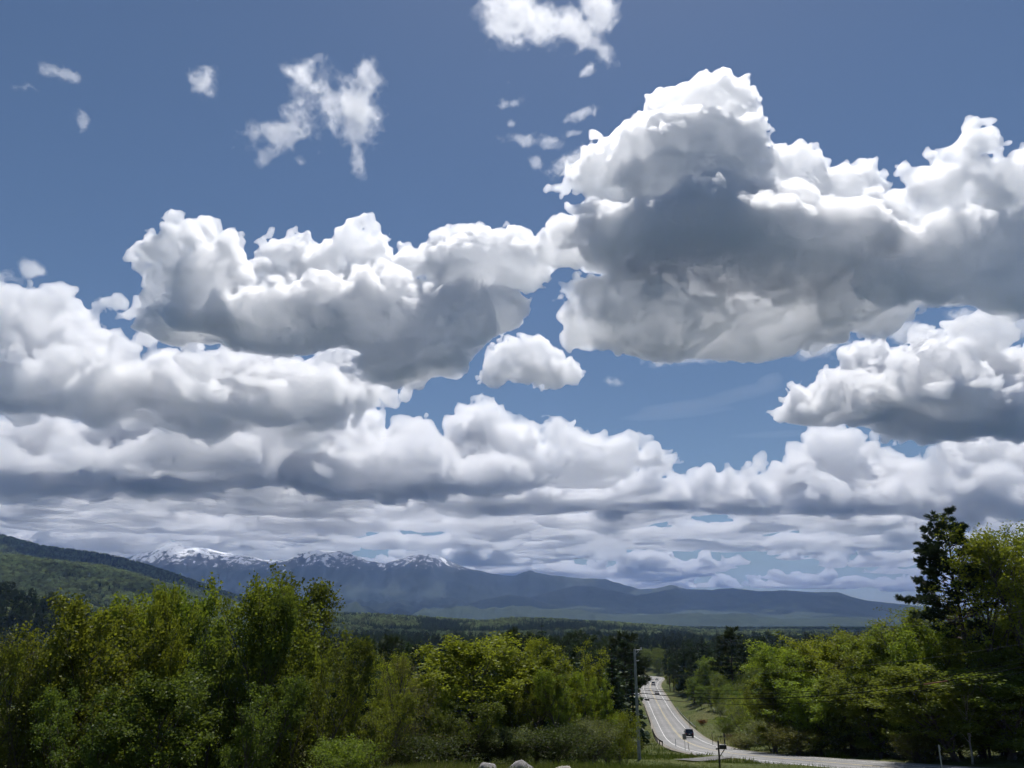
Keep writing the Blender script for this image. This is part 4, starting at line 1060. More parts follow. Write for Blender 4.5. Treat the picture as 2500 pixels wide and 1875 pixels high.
# long deck of flat clouds fading back to the horizon
def deck(Y, alt, seed, gap, rx, ry, x0=-250, x1=2750, voxpx=5.0, mat=None):
    rng = np.random.default_rng(seed)
    s = Y / FPX / CP
    ybase = None
    bl = []
    x = x0
    while x < x1:
        w = rng.uniform(*rx); h = rng.uniform(*ry)
        yb = 937.5 + FPX * math.tan(PITCH - math.atan(alt / Y))
        if rng.random() > gap:
            bl.append((x, yb - h * 0.45, w, h))
            if rng.random() < 0.5: bl.append((x + w * rng.uniform(-0.4, 0.4), yb - h * 0.95, w * rng.uniform(0.25, 0.5), h * 0.6))
        x += w * rng.uniform(0.42, 0.85)
    return make_cloud('clouds', mat or DECK, bl, Y, base=yb, seed=seed, voxpx=voxpx, kids=(7, 4), thick=1.6, least=100, steps=(1.6, 3.6, 1.0), noises=((20, 2.6, 1), (10, 3.0, 1), (5, 2.6, 1), (2.6, 1.4, 1)))
deck(12300, 1720, 21, 0.03, (45, 110), (26, 46), 1150, 2750)
deck(12000, 1720, 31, 0.05, (40, 100), (16, 30), -250, 1400)
deck(13300, 1735, 32, 0.06, (38, 95), (14, 26))
deck(14800, 1745, 22, 0.06, (38, 95), (13, 24))
deck(16600, 1760, 23, 0.06, (38, 95), (11, 20))
deck(19000, 1780, 24, 0.05, (38, 95), (9, 17))
deck(22000, 1800, 25, 0.05, (38, 95), (8, 14))
deck(26000, 1820, 26, 0.05, (40, 100), (7, 12))
deck(32000, 1850, 27, 0.06, (45, 110), (6, 10))
deck(42000, 1900, 28, 0.06, (60, 160), (5, 9))

def wisp(blobs, Y, seed, voxpx=3.0, thresh=0.0, mat=None, amp=1.0, stretch=(1, 1, 1)):
    """torn shreds of cloud: ragged noise inside a loose envelope"""
    rng = np.random.default_rng(seed)
    s = Y / FPX / CP; vox = voxpx * s
    B = [(at(px, py, Y), rx * s, ry * s, a) for px, py, rx, ry, a in blobs]
    lo = np.min([c - np.array([r + q, min(r, q) * 1.4, r + q]) for c, r, q, a in B], 0) - 3 * vox
    hi = np.max([c + np.array([r + q, min(r, q) * 1.4, r + q]) for c, r, q, a in B], 0) + 3 * vox
    vox3 = vox * np.array([1, 2.2, 1]); sq = (stretch[0], stretch[1] / 2.2, stretch[2])
    N = np.ceil((hi - lo) / vox3).astype(int) + 1
    gx, gy, gz = [lo[i] + np.arange(N[i]) * vox3[i] for i in range(3)]
    E = np.full(N, -2.0, np.float32)
    for c, r, q, a in B:
        X = (gx - c[0])[:, None, None]; Yy = (gy - c[1])[None, :, None]; Z = (gz - c[2])[None, None, :]
        ca, sa = math.cos(a), math.sin(a)
        e = 1 - np.sqrt(((X * ca + Z * sa) / r) ** 2 + ((-X * sa + Z * ca) / q) ** 2 + (Yy / min(r, q)) ** 2)
        E = np.maximum(E, e.astype(np.float32))
    n = 0; w = 1.0
    for cell in (17, 8, 4, 2.1):
        m = noise3(E.shape, cell, rng, sq)
        n = n + w * (1 - 2.4 * np.abs(m)) * 0.6; w *= 0.68
    F = E * 1.3 + n * amp - 0.35 - thresh
    F *= vox
    layers = ((F + 0.42 * vox, THIN), (F - 0.02 * vox, WISP_IN)) if mat is None else ((F, mat),)
    for G, mt in layers:
        close_box(G, vox)
        cloud_part('clouds', G, lo, vox3, mt, 30)
wisp([(1250, 30, 70, 60, 0.3), (1330, 60, 70, 40, -0.6), (1420, 80, 90, 35, -0.8), (1460, 20, 40, 60, 0), (1240, 90, 25, 20, 0)], 2700, 41, 3.6)
wisp([(760, 250, 80, 75, 0.2), (890, 190, 40, 35, 0.3), (870, 270, 50, 90, 0.1), (690, 320, 80, 35, 0.4), (630, 330, 45, 22, 0.2), (660, 370, 35, 20, 0.8), (870, 370, 22, 60, 0.2), (730, 190, 40, 30, 0), (740, 400, 18, 18, 0)], 2900, 42, 3.6)
wisp([(120, 172, 40, 16, -0.2), (170, 186, 40, 14, -0.3), (45, 212, 36, 12, -0.2)], 3000, 43, 1.9, thresh=0.12)
wisp([(500, 200, 32, 32, 0.6), (480, 218, 24, 12, 0.3), (205, 295, 16, 26, 0.1)], 3000, 44, 2.0, thresh=0.1)
wisp([(1243, 200, 18, 10, 0), (1250, 250, 30, 14, 0.3), (1245, 305, 18, 12, 0.3), (1275, 340, 50, 16, -0.1), (1420, 280, 40, 14, 0.3), (1405, 325, 30, 9, 0.1), (1310, 395, 16, 16, 0), (1400, 390, 60, 22, 0.5), (1440, 170, 25, 20, 0.3), (1340, 350, 30, 14, 0)], 3300, 45, 2.0, thresh=0.15)
wisp([(0, 690, 40, 30, 0.2), (75, 660, 22, 22, 0.3), (20, 735, 50, 26, 0.1), (160, 750, 26, 20, 0)], 6000, 46, 3.4)
wisp([(1650, 874, 90, 16, 0.1), (1720, 860, 80, 14, 0.0), (2000, 850, 60, 22, 0.2), (1990, 820, 50, 22, 0.3), (2220, 800, 60, 26, 0.4), (2330, 790, 60, 24, 0.3), (2470, 800, 60, 30, 0.3), (1500, 930, 20, 12, 0)], 5200, 47, 3.4)
# thin streak of high cloud
STREAK = cloud_mat('streak_vapour', 0.0004, 0.5)
wisp([(1700, 985, 170, 17, 0.16), (1820, 955, 110, 16, 0.18), (1880, 930, 40, 22, 0.3), (1640, 1010, 150, 12, 0.1), (1900, 1060, 120, 9, 0.05)], 9000, 48, 4.0, mat=STREAK, amp=0.35, stretch=(5, 3, 1.2), thresh=-0.3)

# ------------------------------------------------------------------ air
hx, hy0, hy1, hb, ht_ = 29000, -29000, 29500, -300, 1585
me = bpy.data.meshes.new('haze')
me.from_pydata([(x, y, z) for x in (-hx, hx) for y in (hy0, hy1) for z in (hb, ht_)], [], [(0, 1, 3, 2), (4, 6, 7, 5), (0, 4, 5, 1), (2, 3, 7, 6), (0, 2, 6, 4), (1, 5, 7, 3)])
m = bpy.data.materials.new('haze'); m.use_nodes = True
nt = m.node_tree; nt.nodes.clear()
out = nt.nodes.new('ShaderNodeOutputMaterial'); pv = nt.nodes.new('ShaderNodeVolumePrincipled')
pv.inputs['Color'].default_value = (0.35, 0.545, 1.0, 1)
pv.inputs['Density'].default_value = 4.0e-5
pv.inputs['Anisotropy'].default_value = 0.0
nt.links.new(pv.outputs[0], out.inputs['Volume'])
m.cycles.homogeneous_volume = True
me.materials.append(m)
new_obj('haze', me, kind='stuff')
# ------------------------------------------------------------------ roadside things
import bmesh
def bm_obj(name, bm, mat, parent=None, loc=None, rz=None, label=None, cat=None, group=None, smooth=False):
    me = bpy.data.meshes.new(name); bm.normal_update(); bm.to_mesh(me); bm.free()
    if smooth: me.polygons.foreach_set('use_smooth', np.ones(len(me.polygons), bool))
    me.materials.append(mat)
    o = new_obj(name, me, parent=parent, label=label, cat=cat, group=group, loc=loc)
    if rz is not None: o.rotation_euler = (0, 0, rz)
    return o
def box(bm, c, s, bevel=0.0, rot=None):
    m = Matrix.Translation(c) @ (rot.to_4x4() if rot is not None else Matrix()) @ Matrix.Diagonal((*s, 1))
    r = bmesh.ops.create_cube(bm, size=1.0, matrix=m)
    if bevel:
        ed = list({e for v in r['verts'] for e in v.link_edges})
        bmesh.ops.bevel(bm, geom=ed, offset=bevel, segments=2, affect='EDGES')
def rod(bm, a, b, r0, r1=None, n=10, caps=True):
    a, b = Vector(a), Vector(b); d = b - a
    m = Matrix.Translation((a + b) / 2) @ d.to_track_quat('Z', 'Y').to_matrix().to_4x4()
    bmesh.ops.create_cone(bm, cap_ends=caps, segments=n, radius1=r0, radius2=r0 if r1 is None else r1, depth=d.length, matrix=m)

WOOD = simple_mat('weathered_pole_wood', (0.29, 0.28, 0.27), 0.9, 0.15, vary=0.35, scale=3.0, bump=0.2)
DARKWOOD = simple_mat('dark_stained_wood', (0.045, 0.038, 0.03), 0.85, 0.2, vary=0.3, scale=6)
STEEL = simple_mat('galvanised_steel', (0.42, 0.43, 0.44), 0.5, 0.5, metal=0.6, vary=0.2)
RUST_SHADE = simple_mat('rust_and_shade_steel', (0.09, 0.075, 0.065), 0.8, 0.3, vary=0.4)  # dark rust tone also holds the backlit shade of the left guard rails
SIGNBACK = simple_mat('dull_sign_back', (0.16, 0.165, 0.15), 0.6, 0.4, metal=0.4, vary=0.2)
BLACK = simple_mat('black_plastic', (0.012, 0.012, 0.014), 0.5, 0.4, vary=0.2)
CABLE = simple_mat('black_cable', (0.015, 0.015, 0.016), 0.9, 0.05, vary=0.1)
ALU = simple_mat('dull_aluminium_wire', (0.07, 0.07, 0.07), 0.7, 0.2, vary=0.1)
ORANGE = simple_mat('faded_orange_sleeve', (0.22, 0.09, 0.05), 0.7, 0.3, vary=0.2)
CERAMIC = simple_mat('grey_insulator', (0.45, 0.45, 0.45), 0.3, 0.5, vary=0.1)
MAILBLACK = simple_mat('black_painted_tin', (0.016, 0.016, 0.018), 0.35, 0.5, vary=0.2)
WHITEPOST = simple_mat('chalky_white_post', (0.42, 0.42, 0.40), 0.7, 0.3, vary=0.2)
YELLOWP = simple_mat('yellow_plastic', (0.5, 0.38, 0.08), 0.6, 0.3, vary=0.2)
STONE = simple_mat('lichened_granite', (0.27, 0.255, 0.24), 0.9, 0.2, vary=0.6, scale=4.5, bump=0.6)
PALESTONE = simple_mat('pale_granite', (0.40, 0.37, 0.31), 0.9, 0.2, vary=0.4, scale=4.5, bump=0.5)

# utility poles
def utility_pole(base, h, r, label, arm=True, lean=0.0):
    t = new_obj('utility_pole', None, label=label, cat='utility pole', loc=tuple(base))
    bm = bmesh.new(); rod(bm, (0, 0, -0.6), (lean, 0, h), r, r * 0.68, 14); bm_obj('pole', bm, WOOD, t, smooth=False)
    if arm:
        bm = bmesh.new(); rod(bm, (0.05, 0, h - 0.12), (0.62, -0.05, h - 0.05), 0.025, n=8); rod(bm, (0.05, 0, h - 0.5), (0.5, -0.04, h - 0.08), 0.018, n=6); bm_obj('bracket', bm, STEEL, t)
        bm = bmesh.new(); rod(bm, (0.60, -0.05, h - 0.10), (0.60, -0.05, h + 0.14), 0.05, 0.03, 10); bm_obj('insulator', bm, CERAMIC, t, smooth=True)
        bm = bmesh.new(); rod(bm, (0.1, -0.12, h - 1.05), (0.34, -0.14, h - 1.0), 0.045, 0.04, 10); bm_obj('insulator', bm, CERAMIC, t, smooth=True)
        bm = bmesh.new(); rod(bm, (0.12, -0.14, h - 4.0), (0.36, -0.16, h - 4.0), 0.06, 0.05, 10); bm_obj('insulator', bm, CERAMIC, t, smooth=True)
        for z in (3.85, 4.15):
            bm = bmesh.new(); rod(bm, (-0.22, -0.05, h - z), (0.24, -0.05, h - z), 0.03, n=8); bm_obj('clamp', bm, STEEL, t)
    return t
PB = at(1561, 1851, 75.0); PB[2] = hz(PB[0], PB[1])
PTOP = at(1560, 1584, 75.0)
H_POLE = PTOP[2] - PB[2]
utility_pole(PB, H_POLE, 0.155, 'weathered grey utility pole standing in the grass left of the road')
P2 = at(1537, 1752, 205.0); P2[2] = hz(P2[0], P2[1])
t = utility_pole(P2, at(1537, 1700, 205.0)[2] - P2[2], 0.15, 'small far utility pole with a crossarm left of the road', arm=False)
hh = at(1537, 1703, 205.0)[2] - P2[2]
bm = bmesh.new(); box(bm, (0.4, -0.1, hh - 0.15), (2.6, 0.12, 0.14), 0.01); bm_obj('crossarm', bm, WOOD, t)
bm = bmesh.new(); rod(bm, (1.1, -0.3, hh - 1.2), (1.1, -0.3, hh - 0.35), 0.28, n=12); bm_obj('transformer', bm, SIGNBACK, t)
NP = at(2900, 1700, 47.0); NP[2] = hz(NP[0], NP[1])
utility_pole(NP, at(2900, 1425, 47.0)[2] - NP[2], 0.155, 'utility pole beyond the right edge that carries the wires', arm=False)
LP = at(700, 1750, 92.0); LP[2] = hz(LP[0], LP[1])

def wire(label, pts_, r, mat, sag):
    out = []
    for a, b in zip(pts_[:-1], pts_[1:]):
        n = 28; tt = np.linspace(0, 1, n)[:, None]
        s = sag if isinstance(sag, float) else sag[len(out)]
        out.append(a * (1 - tt) + b * tt - np.array([0, 0, 1.0]) * 4 * s * tt * (1 - tt))
    P = np.concatenate([out[0]] + [o[1:] for o in out[1:]])
    g = Geo(); g.tube(P, np.full(len(P), r), 6)
    me = fast_mesh('overhead_wire', np.concatenate(g.v), np.concatenate(g.f)); me.materials.append(mat)
    new_obj('overhead_wire', me, label=label, cat='wire')
    return P
def atpole(py, dx=0.25): p = at(1561, py, 75.0); return np.array([p[0] + dx, p[1] - 0.15, p[2]])
E = lambda py: at(2900, py, 47.0) + np.array([-0.2, -0.1, 0])
Lq = lambda py: at(700, py, 92.0)
wire('thin upper wire crossing from the pole bracket to the right', [Lq(1640), atpole(1588, 0.6), E(1432)], 0.011, ALU, 0.5)
wire('thin wire running level behind the far end of the road', [Lq(1650), atpole(1647), E(1497)], 0.012, ALU, 1.1)
wire('thin wire just above the thick black cables', [Lq(1682), atpole(1680), E(1520)], 0.011, CABLE, 1.4)
W4 = wire('black cable crossing in front of the far sedan', [atpole(1684), E(1525)], 0.020, CABLE, 1.6)
W5 = wire('thickest black cable crossing below the far sedan', [Lq(1700), atpole(1692), E(1531)], 0.030, CABLE, 1.75)
W6 = wire('lowest black cable, the one carrying the splice case', [atpole(1702), E(1536)], 0.020, CABLE, 1.95)
def on_wire(W, px):
    u = W[:, 0] / (W[:, 1] * CP + W[:, 2] * SP) * FPX + 1250
    i = int(np.argmin(np.abs(u - px))); i = min(max(i, 1), len(W) - 2)
    d = Vector(W[i + 1] - W[i - 1]).normalized()
    f = (px - u[i]) / (u[i + 1] - u[i] + 1e-9)
    return Vector(W[i] + (W[i + 1] - W[i]) * f), d
p, d = on_wire(W6, 1579)
t = new_obj('splice_case', None, label='black splice case hanging from the lowest cable beside the pole', cat='splice case', loc=p)
bm = bmesh.new(); rod(bm, -d * 0.20 + Vector((0, 0, -0.14)), d * 0.20 + Vector((0, 0, -0.14)), 0.075, n=14)
for s in (-1, 1): rod(bm, d * 0.20 * s + Vector((0, 0, -0.14)), d * 0.26 * s + Vector((0, 0, -0.14)), 0.075, 0.03, 14)
bm_obj('casing', bm, BLACK, t, smooth=True)
for s in (-1, 1):
    bm = bmesh.new(); rod(bm, d * 0.15 * s, d * 0.15 * s + Vector((0, 0, -0.1)), 0.012, n=6); bm_obj('hanger', bm, STEEL, t)
p, d = on_wire(W5, 2284)
bm = bmesh.new(); rod(bm, -d * 0.8, d * 0.8, 0.04, n=10)
bm_obj('cable_sleeve', bm, ORANGE, loc=p, label='faded orange sleeve around the thick cable on the right', cat='cable sleeve', smooth=True)
# guy-wire guards
g0 = at(1438, 1853, 73.5); g0[2] = hz(g0[0], g0[1]); 
for k, (bx_, tx_) in enumerate(((1438, 1465), (1446, 1464))):
    b0 = at(bx_, 1853, 73.5); b0[2] = hz(b0[0], b0[1]); t0 = at(tx_, 1812 + 14 * k, 73.8)
    bm = bmesh.new(); rod(bm, (0, 0, -0.1), Vector(t0 - b0), 0.03, n=8)
    bm_obj('guy_guard', bm, YELLOWP, loc=tuple(b0), label=('longer' if k == 0 else 'shorter') + ' pale yellow guy-wire guard leaning in front of the dark shrubs', cat='guy guard')

# mailbox on its post
mb = ground_hit(1756, 1850.5, 40); mb = at(1756, 1850, 66.0); mb[2] = hz(mb[0], mb[1])
def up(py, Y=66.0): return at(1756, py, Y)[2] - mb[2]
t = new_obj('mailbox', None, label='black mailbox on a dark wooden post beside the driveway', cat='mailbox', loc=tuple(mb))
bm = bmesh.new(); box(bm, (0, 0, up(1809) / 2 - 0.15), (0.11, 0.11, up(1809) + 0.3), 0.008); bm_obj('post', bm, DARKWOOD, t)
za = up(1828)
bm = bmesh.new(); box(bm, (0.22, 0, za), (0.85, 0.09, 0.07), 0.006); bm_obj('arm', bm, DARKWOOD, t)
bm = bmesh.new(); rod(bm, (0.05, 0, za - 0.55), (0.46, 0, za - 0.05), 0.035, n=6); bm_obj('brace', bm, DARKWOOD, t)
bm = bmesh.new()
prof_pts = [(-0.085, 0)] + [(-0.085 * math.cos(a), 0.12 + 0.085 * math.sin(a)) for a in np.linspace(0, math.pi, 10)] + [(0.085, 0)]
v0 = [bm.verts.new((0.09, y, za + 0.04 + z * 1.15)) for y, z in prof_pts]; v1 = [bm.verts.new((0.60, y, za + 0.04 + z * 1.15)) for y, z in prof_pts]
bm.faces.new(v0); bm.faces.new(v1[::-1])
for i in range(len(v0)): j = (i + 1) % len(v0); bm.faces.new((v0[i], v1[i], v1[j], v0[j]))
bmesh.ops.recalc_face_normals(bm, faces=bm.faces)
bm_obj('box', bm, MAILBLACK, t)
bm = bmesh.new(); box(bm, (0.605, 0, za + 0.15), (0.012, 0.18, 0.2), 0.004); bm_obj('door', bm, MAILBLACK, t)
bm = bmesh.new(); box(bm, (0.345, 0, za + 0.288), (0.53, 0.10, 0.012), 0.003); bm_obj('top_glint', bm, STEEL, t)  # bright steel strip stands in for sunlight on top of the box
bm = bmesh.new(); rod(bm, (-0.22, 0, za - 0.02), (-0.05, 0, za), 0.05, n=8); bm_obj('peg', bm, DARKWOOD, t)

# signs and posts along the road
def simple_post(px, top, foot, Y, r, mat, label, name='marker_post', cat='post', lean=0.0, cap=None):
    b = at(px, foot, Y); b[2] = hz(b[0], b[1]); h = at(px, top, Y)[2] - b[2]
    t = new_obj(name, None, label=label, cat=cat, loc=tuple(b))
    bm = bmesh.new(); rod(bm, (0, 0, -0.25), (lean * h, 0, h), r, r * 0.9, 8); bm_obj('post', bm, mat, t)
    if cap:
        bm = bmesh.new(); box(bm, (lean * h, -r * 1.2, h - 0.18), cap, 0.01); bm_obj('reflector', bm, WHITEPOST, t)
    return t, h
t, h = simple_post(1673, 1792, 1831, 132.0, 0.035, SIGNBACK, 'grey back of a small road sign left of the black vehicle', 'road_sign', 'sign')
bm = bmesh.new(); box(bm, (0, 0.04, h - 0.40), (0.60, 0.012, 0.80), 0.004); bm_obj('panel', bm, SIGNBACK, t)
simple_post(1683, 1811, 1832, 130.0, 0.04, RUST_SHADE, 'thin leaning stake right of the small road sign', lean=-0.10)
simple_post(1650, 1804, 1822, 150.0, 0.06, STEEL, 'short post at the near end of the left guard rail')
simple_post(1684.5, 1749, 1777, 245.0, 0.05, RUST_SHADE, 'thin dark post at the near end of the right guard rail')
simple_post(1740, 1786, 1812, 160.0, 0.045, RUST_SHADE, 'thin dark post on the grass bank above the mailbox')
simple_post(1768.5, 1790, 1803, 168.0, 0.14, BLACK, 'short thick black post on the grass bank')
t, h = simple_post(2300, 1819, 1876, 62.0, 0.05, WHITEPOST, 'pale roadside marker post in front of the dark trees', cap=(0.13, 0.03, 0.36))

# guard rails
def guard_rail(i0, i1, off, mat, label, lean_mat):
    idx = np.arange(i0, i1, 2)
    c = np.concatenate([ROAD[idx, :2] + NRM[idx] * off, (ROAD[idx, 2:3] + 0.05 - 0.015 * abs(off))], 1)
    org = c[0]
    t = new_obj('guard_rail', None, label=label, cat='guard rail', loc=tuple(org))
    s = -1 if off > 0 else 1
    prof_ = [(0.00, 0.42), (0.06, 0.48), (0.00, 0.54), (0.00, 0.58), (0.06, 0.66), (0.0, 0.73)]
    V = []
    for k, ii in enumerate(idx):
        for a, z in prof_:
            V.append(np.array([*(ROAD[ii, :2] + NRM[ii] * (off + s * a)), c[k, 2] + z]) - org)
        for a, z in prof_[::-1]:
            V.append(np.array([*(ROAD[ii, :2] + NRM[ii] * (off + s * (a - 0.012))), c[k, 2] + z]) - org)
    m = 2 * len(prof_); vid = np.arange(len(idx) * m).reshape(len(idx), m); nx = np.roll(vid, -1, 1)
    q = np.stack([vid[:-1], nx[:-1], nx[1:], vid[1:]], -1).reshape(-1, 4)
    me = fast_mesh('rail', np.array(V), q); me.materials.append(mat); new_obj('rail', me, parent=t)
    bm = bmesh.new(); box(bm, (0, 0, 0.2), (0.12, 0.16, 1.0), 0.01)
    pm = bpy.data.meshes.new('post'); bm.to_mesh(pm); bm.free(); pm.materials.append(lean_mat)
    for k in range(0, len(idx), 1 if len(idx) < 12 else 2):
        o = new_obj('post', pm, parent=t); o.location = Vector(c[k] - org) + Vector((*(NRM[idx[k]] * (-s) * 0.10), 0))
        o.rotation_euler = (0, 0, math.atan2(tan[idx[k], 1], tan[idx[k], 0]))
def road_i(Y): return int(np.argmin(np.abs(ROAD[:, 1] - Y) + (ROAD[:, 0] > 200) * 1e3))
guard_rail(road_i(152), road_i(228), -6.1, RUST_SHADE, 'dark guard rail along the left road edge nearest the small road sign', DARKWOOD)
guard_rail(road_i(255), road_i(345), -6.1, RUST_SHADE, 'dark guard rail along the left road edge farther down the road', DARKWOOD)
guard_rail(road_i(240), road_i(335), 6.3, STEEL, 'pale guard rail curving along the right road edge', DARKWOOD)

# ------------------------------------------------------------------ vehicles
GLASS = simple_mat('dark_car_glass', (0.01, 0.012, 0.014), 0.08, 0.6, vary=0.05)
TYRE = simple_mat('tyre_rubber', (0.018, 0.018, 0.018), 0.85, 0.2, vary=0.2)
RIM = simple_mat('wheel_rim', (0.3, 0.3, 0.31), 0.35, 0.5, metal=0.7, vary=0.1)
TAIL = simple_mat('red_tail_lamp', (0.28, 0.012, 0.01), 0.25, 0.5, vary=0.1)
PLATE = simple_mat('pale_plate', (0.55, 0.56, 0.5), 0.5, 0.4, vary=0.05)
CHROME = simple_mat('bright_trim', (0.6, 0.6, 0.6), 0.2, 0.6, metal=0.9, vary=0.05)
def paint(name, c):
    m = simple_mat(name, c, 0.3, 0.5, vary=0.08); return m
def vehicle(name, label, cat, Y, lane, paint_m, kind):
    """side outline (x forward, z up) swept across the width with a narrower cabin"""
    i = road_i(Y); P = ROAD[i]; off = lane
    loc = np.array([*(P[:2] + NRM[i] * off), P[2] - 0.015 * abs(off) + 0.012])
    t = new_obj(name, None, label=label, cat=cat, loc=tuple(loc))
    slope = (ROAD[i + 2, 2] - ROAD[i - 2, 2]) / np.linalg.norm(ROAD[i + 2, :2] - ROAD[i - 2, :2])
    t.rotation_euler = (0, -math.atan(slope), math.atan2(tan[i, 1], tan[i, 0]))
    if kind == 'suv': L, W, gc, belt, roof, x0, x1, xr, xf, wr = 4.6, 1.92, 0.34, 1.12, 1.84, -2.3, 2.3, -2.22, 0.95, 0.38
    elif kind == 'pickup': L, W, gc, belt, roof, x0, x1, xr, xf, wr = 5.5, 1.98, 0.36, 1.15, 1.88, -2.75, 2.75, -0.75, 1.35, 0.39
    else: L, W, gc, belt, roof, x0, x1, xr, xf, wr = 4.6, 1.82, 0.22, 0.92, 1.46, -2.3, 2.3, -1.75, 1.15, 0.33
    hw = W / 2
    bm = bmesh.new()
    low = [(x0, gc + 0.12), (x0 + 0.06, belt - 0.06), (x0 + 0.14, belt), (xf + 0.35, belt - 0.02), (x1 - 0.25, belt - 0.16), (x1 - 0.03, belt - 0.34), (x1, gc + 0.2), (x1 - 0.1, gc), (x0 + 0.12, gc)]
    rows = []
    for y, ins in ((-hw, 0.05), (-hw + 0.08, 0.0), (hw - 0.08, 0.0), (hw, 0.05)):
        rows.append([bm.verts.new((x * (1 - ins * 0.4), y, z - (ins * 0.5 if z > belt - 0.1 else -ins))) for x, z in low])
    for a, b in zip(rows[:-1], rows[1:]):
        for k in range(len(low)): j = (k + 1) % len(low); bm.faces.new((a[k], a[j], b[j], b[k]))
    bm.faces.new(rows[0][::-1]); bm.faces.new(rows[-1])
    bmesh.ops.recalc_face_normals(bm, faces=bm.faces)
    bm_obj('body', bm, paint_m, t)
    # cabin: roof with pillars, glass set inside
    bm = bmesh.new(); tip = 0.12
    c0 = [(xr, -hw + 0.05, belt - 0.02), (xf + 0.55, -hw + 0.06, belt - 0.02), (xf + 0.55, hw - 0.06, belt - 0.02), (xr, hw - 0.05, belt - 0.02)]
    rb = 0.12 if kind == 'suv' else (0.15 if kind == 'pickup' else 0.75)
    c1 = [(xr + rb, -hw + 0.2, roof - 0.05), (xf - 0.12, -hw + 0.2, roof - 0.05), (xf - 0.12, hw - 0.2, roof - 0.05), (xr + rb, hw - 0.2, roof - 0.05)]
    a = [bm.verts.new(p_) for p_ in c0]; b = [bm.verts.new(p_) for p_ in c1]
    for k in range(4): j = (k + 1) % 4; bm.faces.new((a[k], a[j], b[j], b[k]))
    bm.faces.new(b); bm.faces.new(a[::-1]); bmesh.ops.recalc_face_normals(bm, faces=bm.faces)
    bm_obj('window_glass', bm, GLASS, t)
    bm = bmesh.new(); box(bm, ((xr + rb + xf - 0.12) / 2, 0, roof - 0.03), (xf - xr - rb - 0.04, W - 0.34, 0.08), 0.03)
    rf = bm_obj('roof', bm, paint_m, t)
    bm = bmesh.new()
    for p0, p1 in zip(c0, c1):
        d_ = Vector((0, math.copysign(0.012, p0[1]), 0)); rod(bm, Vector(p0) + d_, Vector(p1) + d_, 0.05, n=6)
    bm_obj('pillars', bm, paint_m, t)
    if kind == 'suv':
        for s in (-1, 1):
            bm = bmesh.new(); rod(bm, (xr + 0.4, s * (hw - 0.24), roof + 0.06), (xf - 0.4, s * (hw - 0.24), roof + 0.06), 0.025, n=6); bm_obj('roof_rack', bm, CHROME, rf)
    # wheels
    bm = bmesh.new(); rod(bm, (0, -0.11, 0), (0, 0.11, 0), wr, n=20); tm = bpy.data.meshes.new('tyre'); bm.to_mesh(tm); bm.free(); tm.materials.append(TYRE)
    bm = bmesh.new(); rod(bm, (0, -0.118, 0), (0, 0.118, 0), wr * 0.6, n=14); rm = bpy.data.meshes.new('rim'); bm.to_mesh(rm); bm.free(); rm.materials.append(RIM)
    for sx in (x0 + 0.85, x1 - 0.88):
        for s in (-1, 1):
            w = new_obj('wheel', None, parent=t); w.location = (sx, s * (hw - 0.10), wr)
            new_obj('tyre', tm, parent=w); new_obj('rim', rm, parent=w)
    for s in (-1, 1):
        bm = bmesh.new(); box(bm, (x0 + 0.0, s * (hw - 0.16), belt - 0.2), (0.07, 0.2, 0.26), 0.02); bm_obj('tail_lamp', bm, TAIL, t)
        bm = bmesh.new(); box(bm, (x1 - 0.12, s * (hw - 0.25), belt - 0.33), (0.16, 0.3, 0.13), 0.02); bm_obj('headlight', bm, PLATE, t)
        bm = bmesh.new(); box(bm, (xf + 0.25, s * (hw + 0.08), belt + 0.06), (0.12, 0.22, 0.16), 0.02); bm_obj('mirror', bm, BLACK, t)
    bm = bmesh.new(); box(bm, (x0 - 0.02, 0, gc + 0.16), (0.14, W - 0.1, 0.18), 0.03); bm_obj('rear_bumper', bm, BLACK, t)
    bm = bmesh.new(); box(bm, (x0 - 0.005, 0, belt - 0.32), (0.03, 0.34, 0.16), 0.004); bm_obj('number_plate', bm, PLATE, t)
vehicle('utility_vehicle', 'black off-road vehicle on the near stretch of the road', 'car', 197.0, 1.9, paint('black_paint', (0.012, 0.012, 0.016)), 'suv')
vehicle('sedan', 'dark sedan behind the black cables on the far stretch of the road', 'car', 388.0, 1.8, paint('dark_brown_paint', (0.03, 0.025, 0.028)), 'sedan')
vehicle('pickup_truck', 'dark pickup truck ahead of the sedan on the far stretch of the road', 'truck', 465.0, 1.8, paint('dark_blue_paint', (0.02, 0.02, 0.035)), 'pickup')
vehicle('sedan', 'dark green car farthest away where the road bends out of sight', 'car', 545.0, 1.8, paint('dark_green_paint', (0.015, 0.03, 0.03)), 'sedan')

# ------------------------------------------------------------------ boulders and grass in front
def boulder(px, top, w, Y, seed, mat, label):
    b = at(px, top, Y); zt = b[2]
    r = w / FPX * Y / 2 * 0.97
    bm = bmesh.new(); bmesh.ops.create_icosphere(bm, subdivisions=4, radius=1.0)
    rg = np.random.default_rng(seed); ph = rg.random(12) * 6.28
    for v in bm.verts:
        c = v.co.copy()
        f = 1 + 0.10 * math.sin(2.1 * c.x + ph[0]) * math.sin(2.6 * c.y + ph[1]) + 0.07 * math.sin(4.3 * c.x + ph[2]) * math.sin(5 * c.z + ph[3]) + 0.045 * math.sin(9 * c.y + ph[4]) * math.sin(8 * c.x + ph[5]) + 0.02 * math.sin(19 * c.z + ph[6]) * math.sin(17 * c.x + ph[7])
        v.co = Vector((c.x * r * f, c.y * r * 0.85 * f, c.z * r * 0.78 * f))
    zmax = max(v.co.z for v in bm.verts)
    bm_obj('boulder', bm, mat, loc=(b[0], Y, zt - zmax), label=label, cat='boulder', smooth=True)
boulder(1190, 1861, 48, 21.5, 1, STONE, 'pale grey boulder, left of the three in the foreground grass')
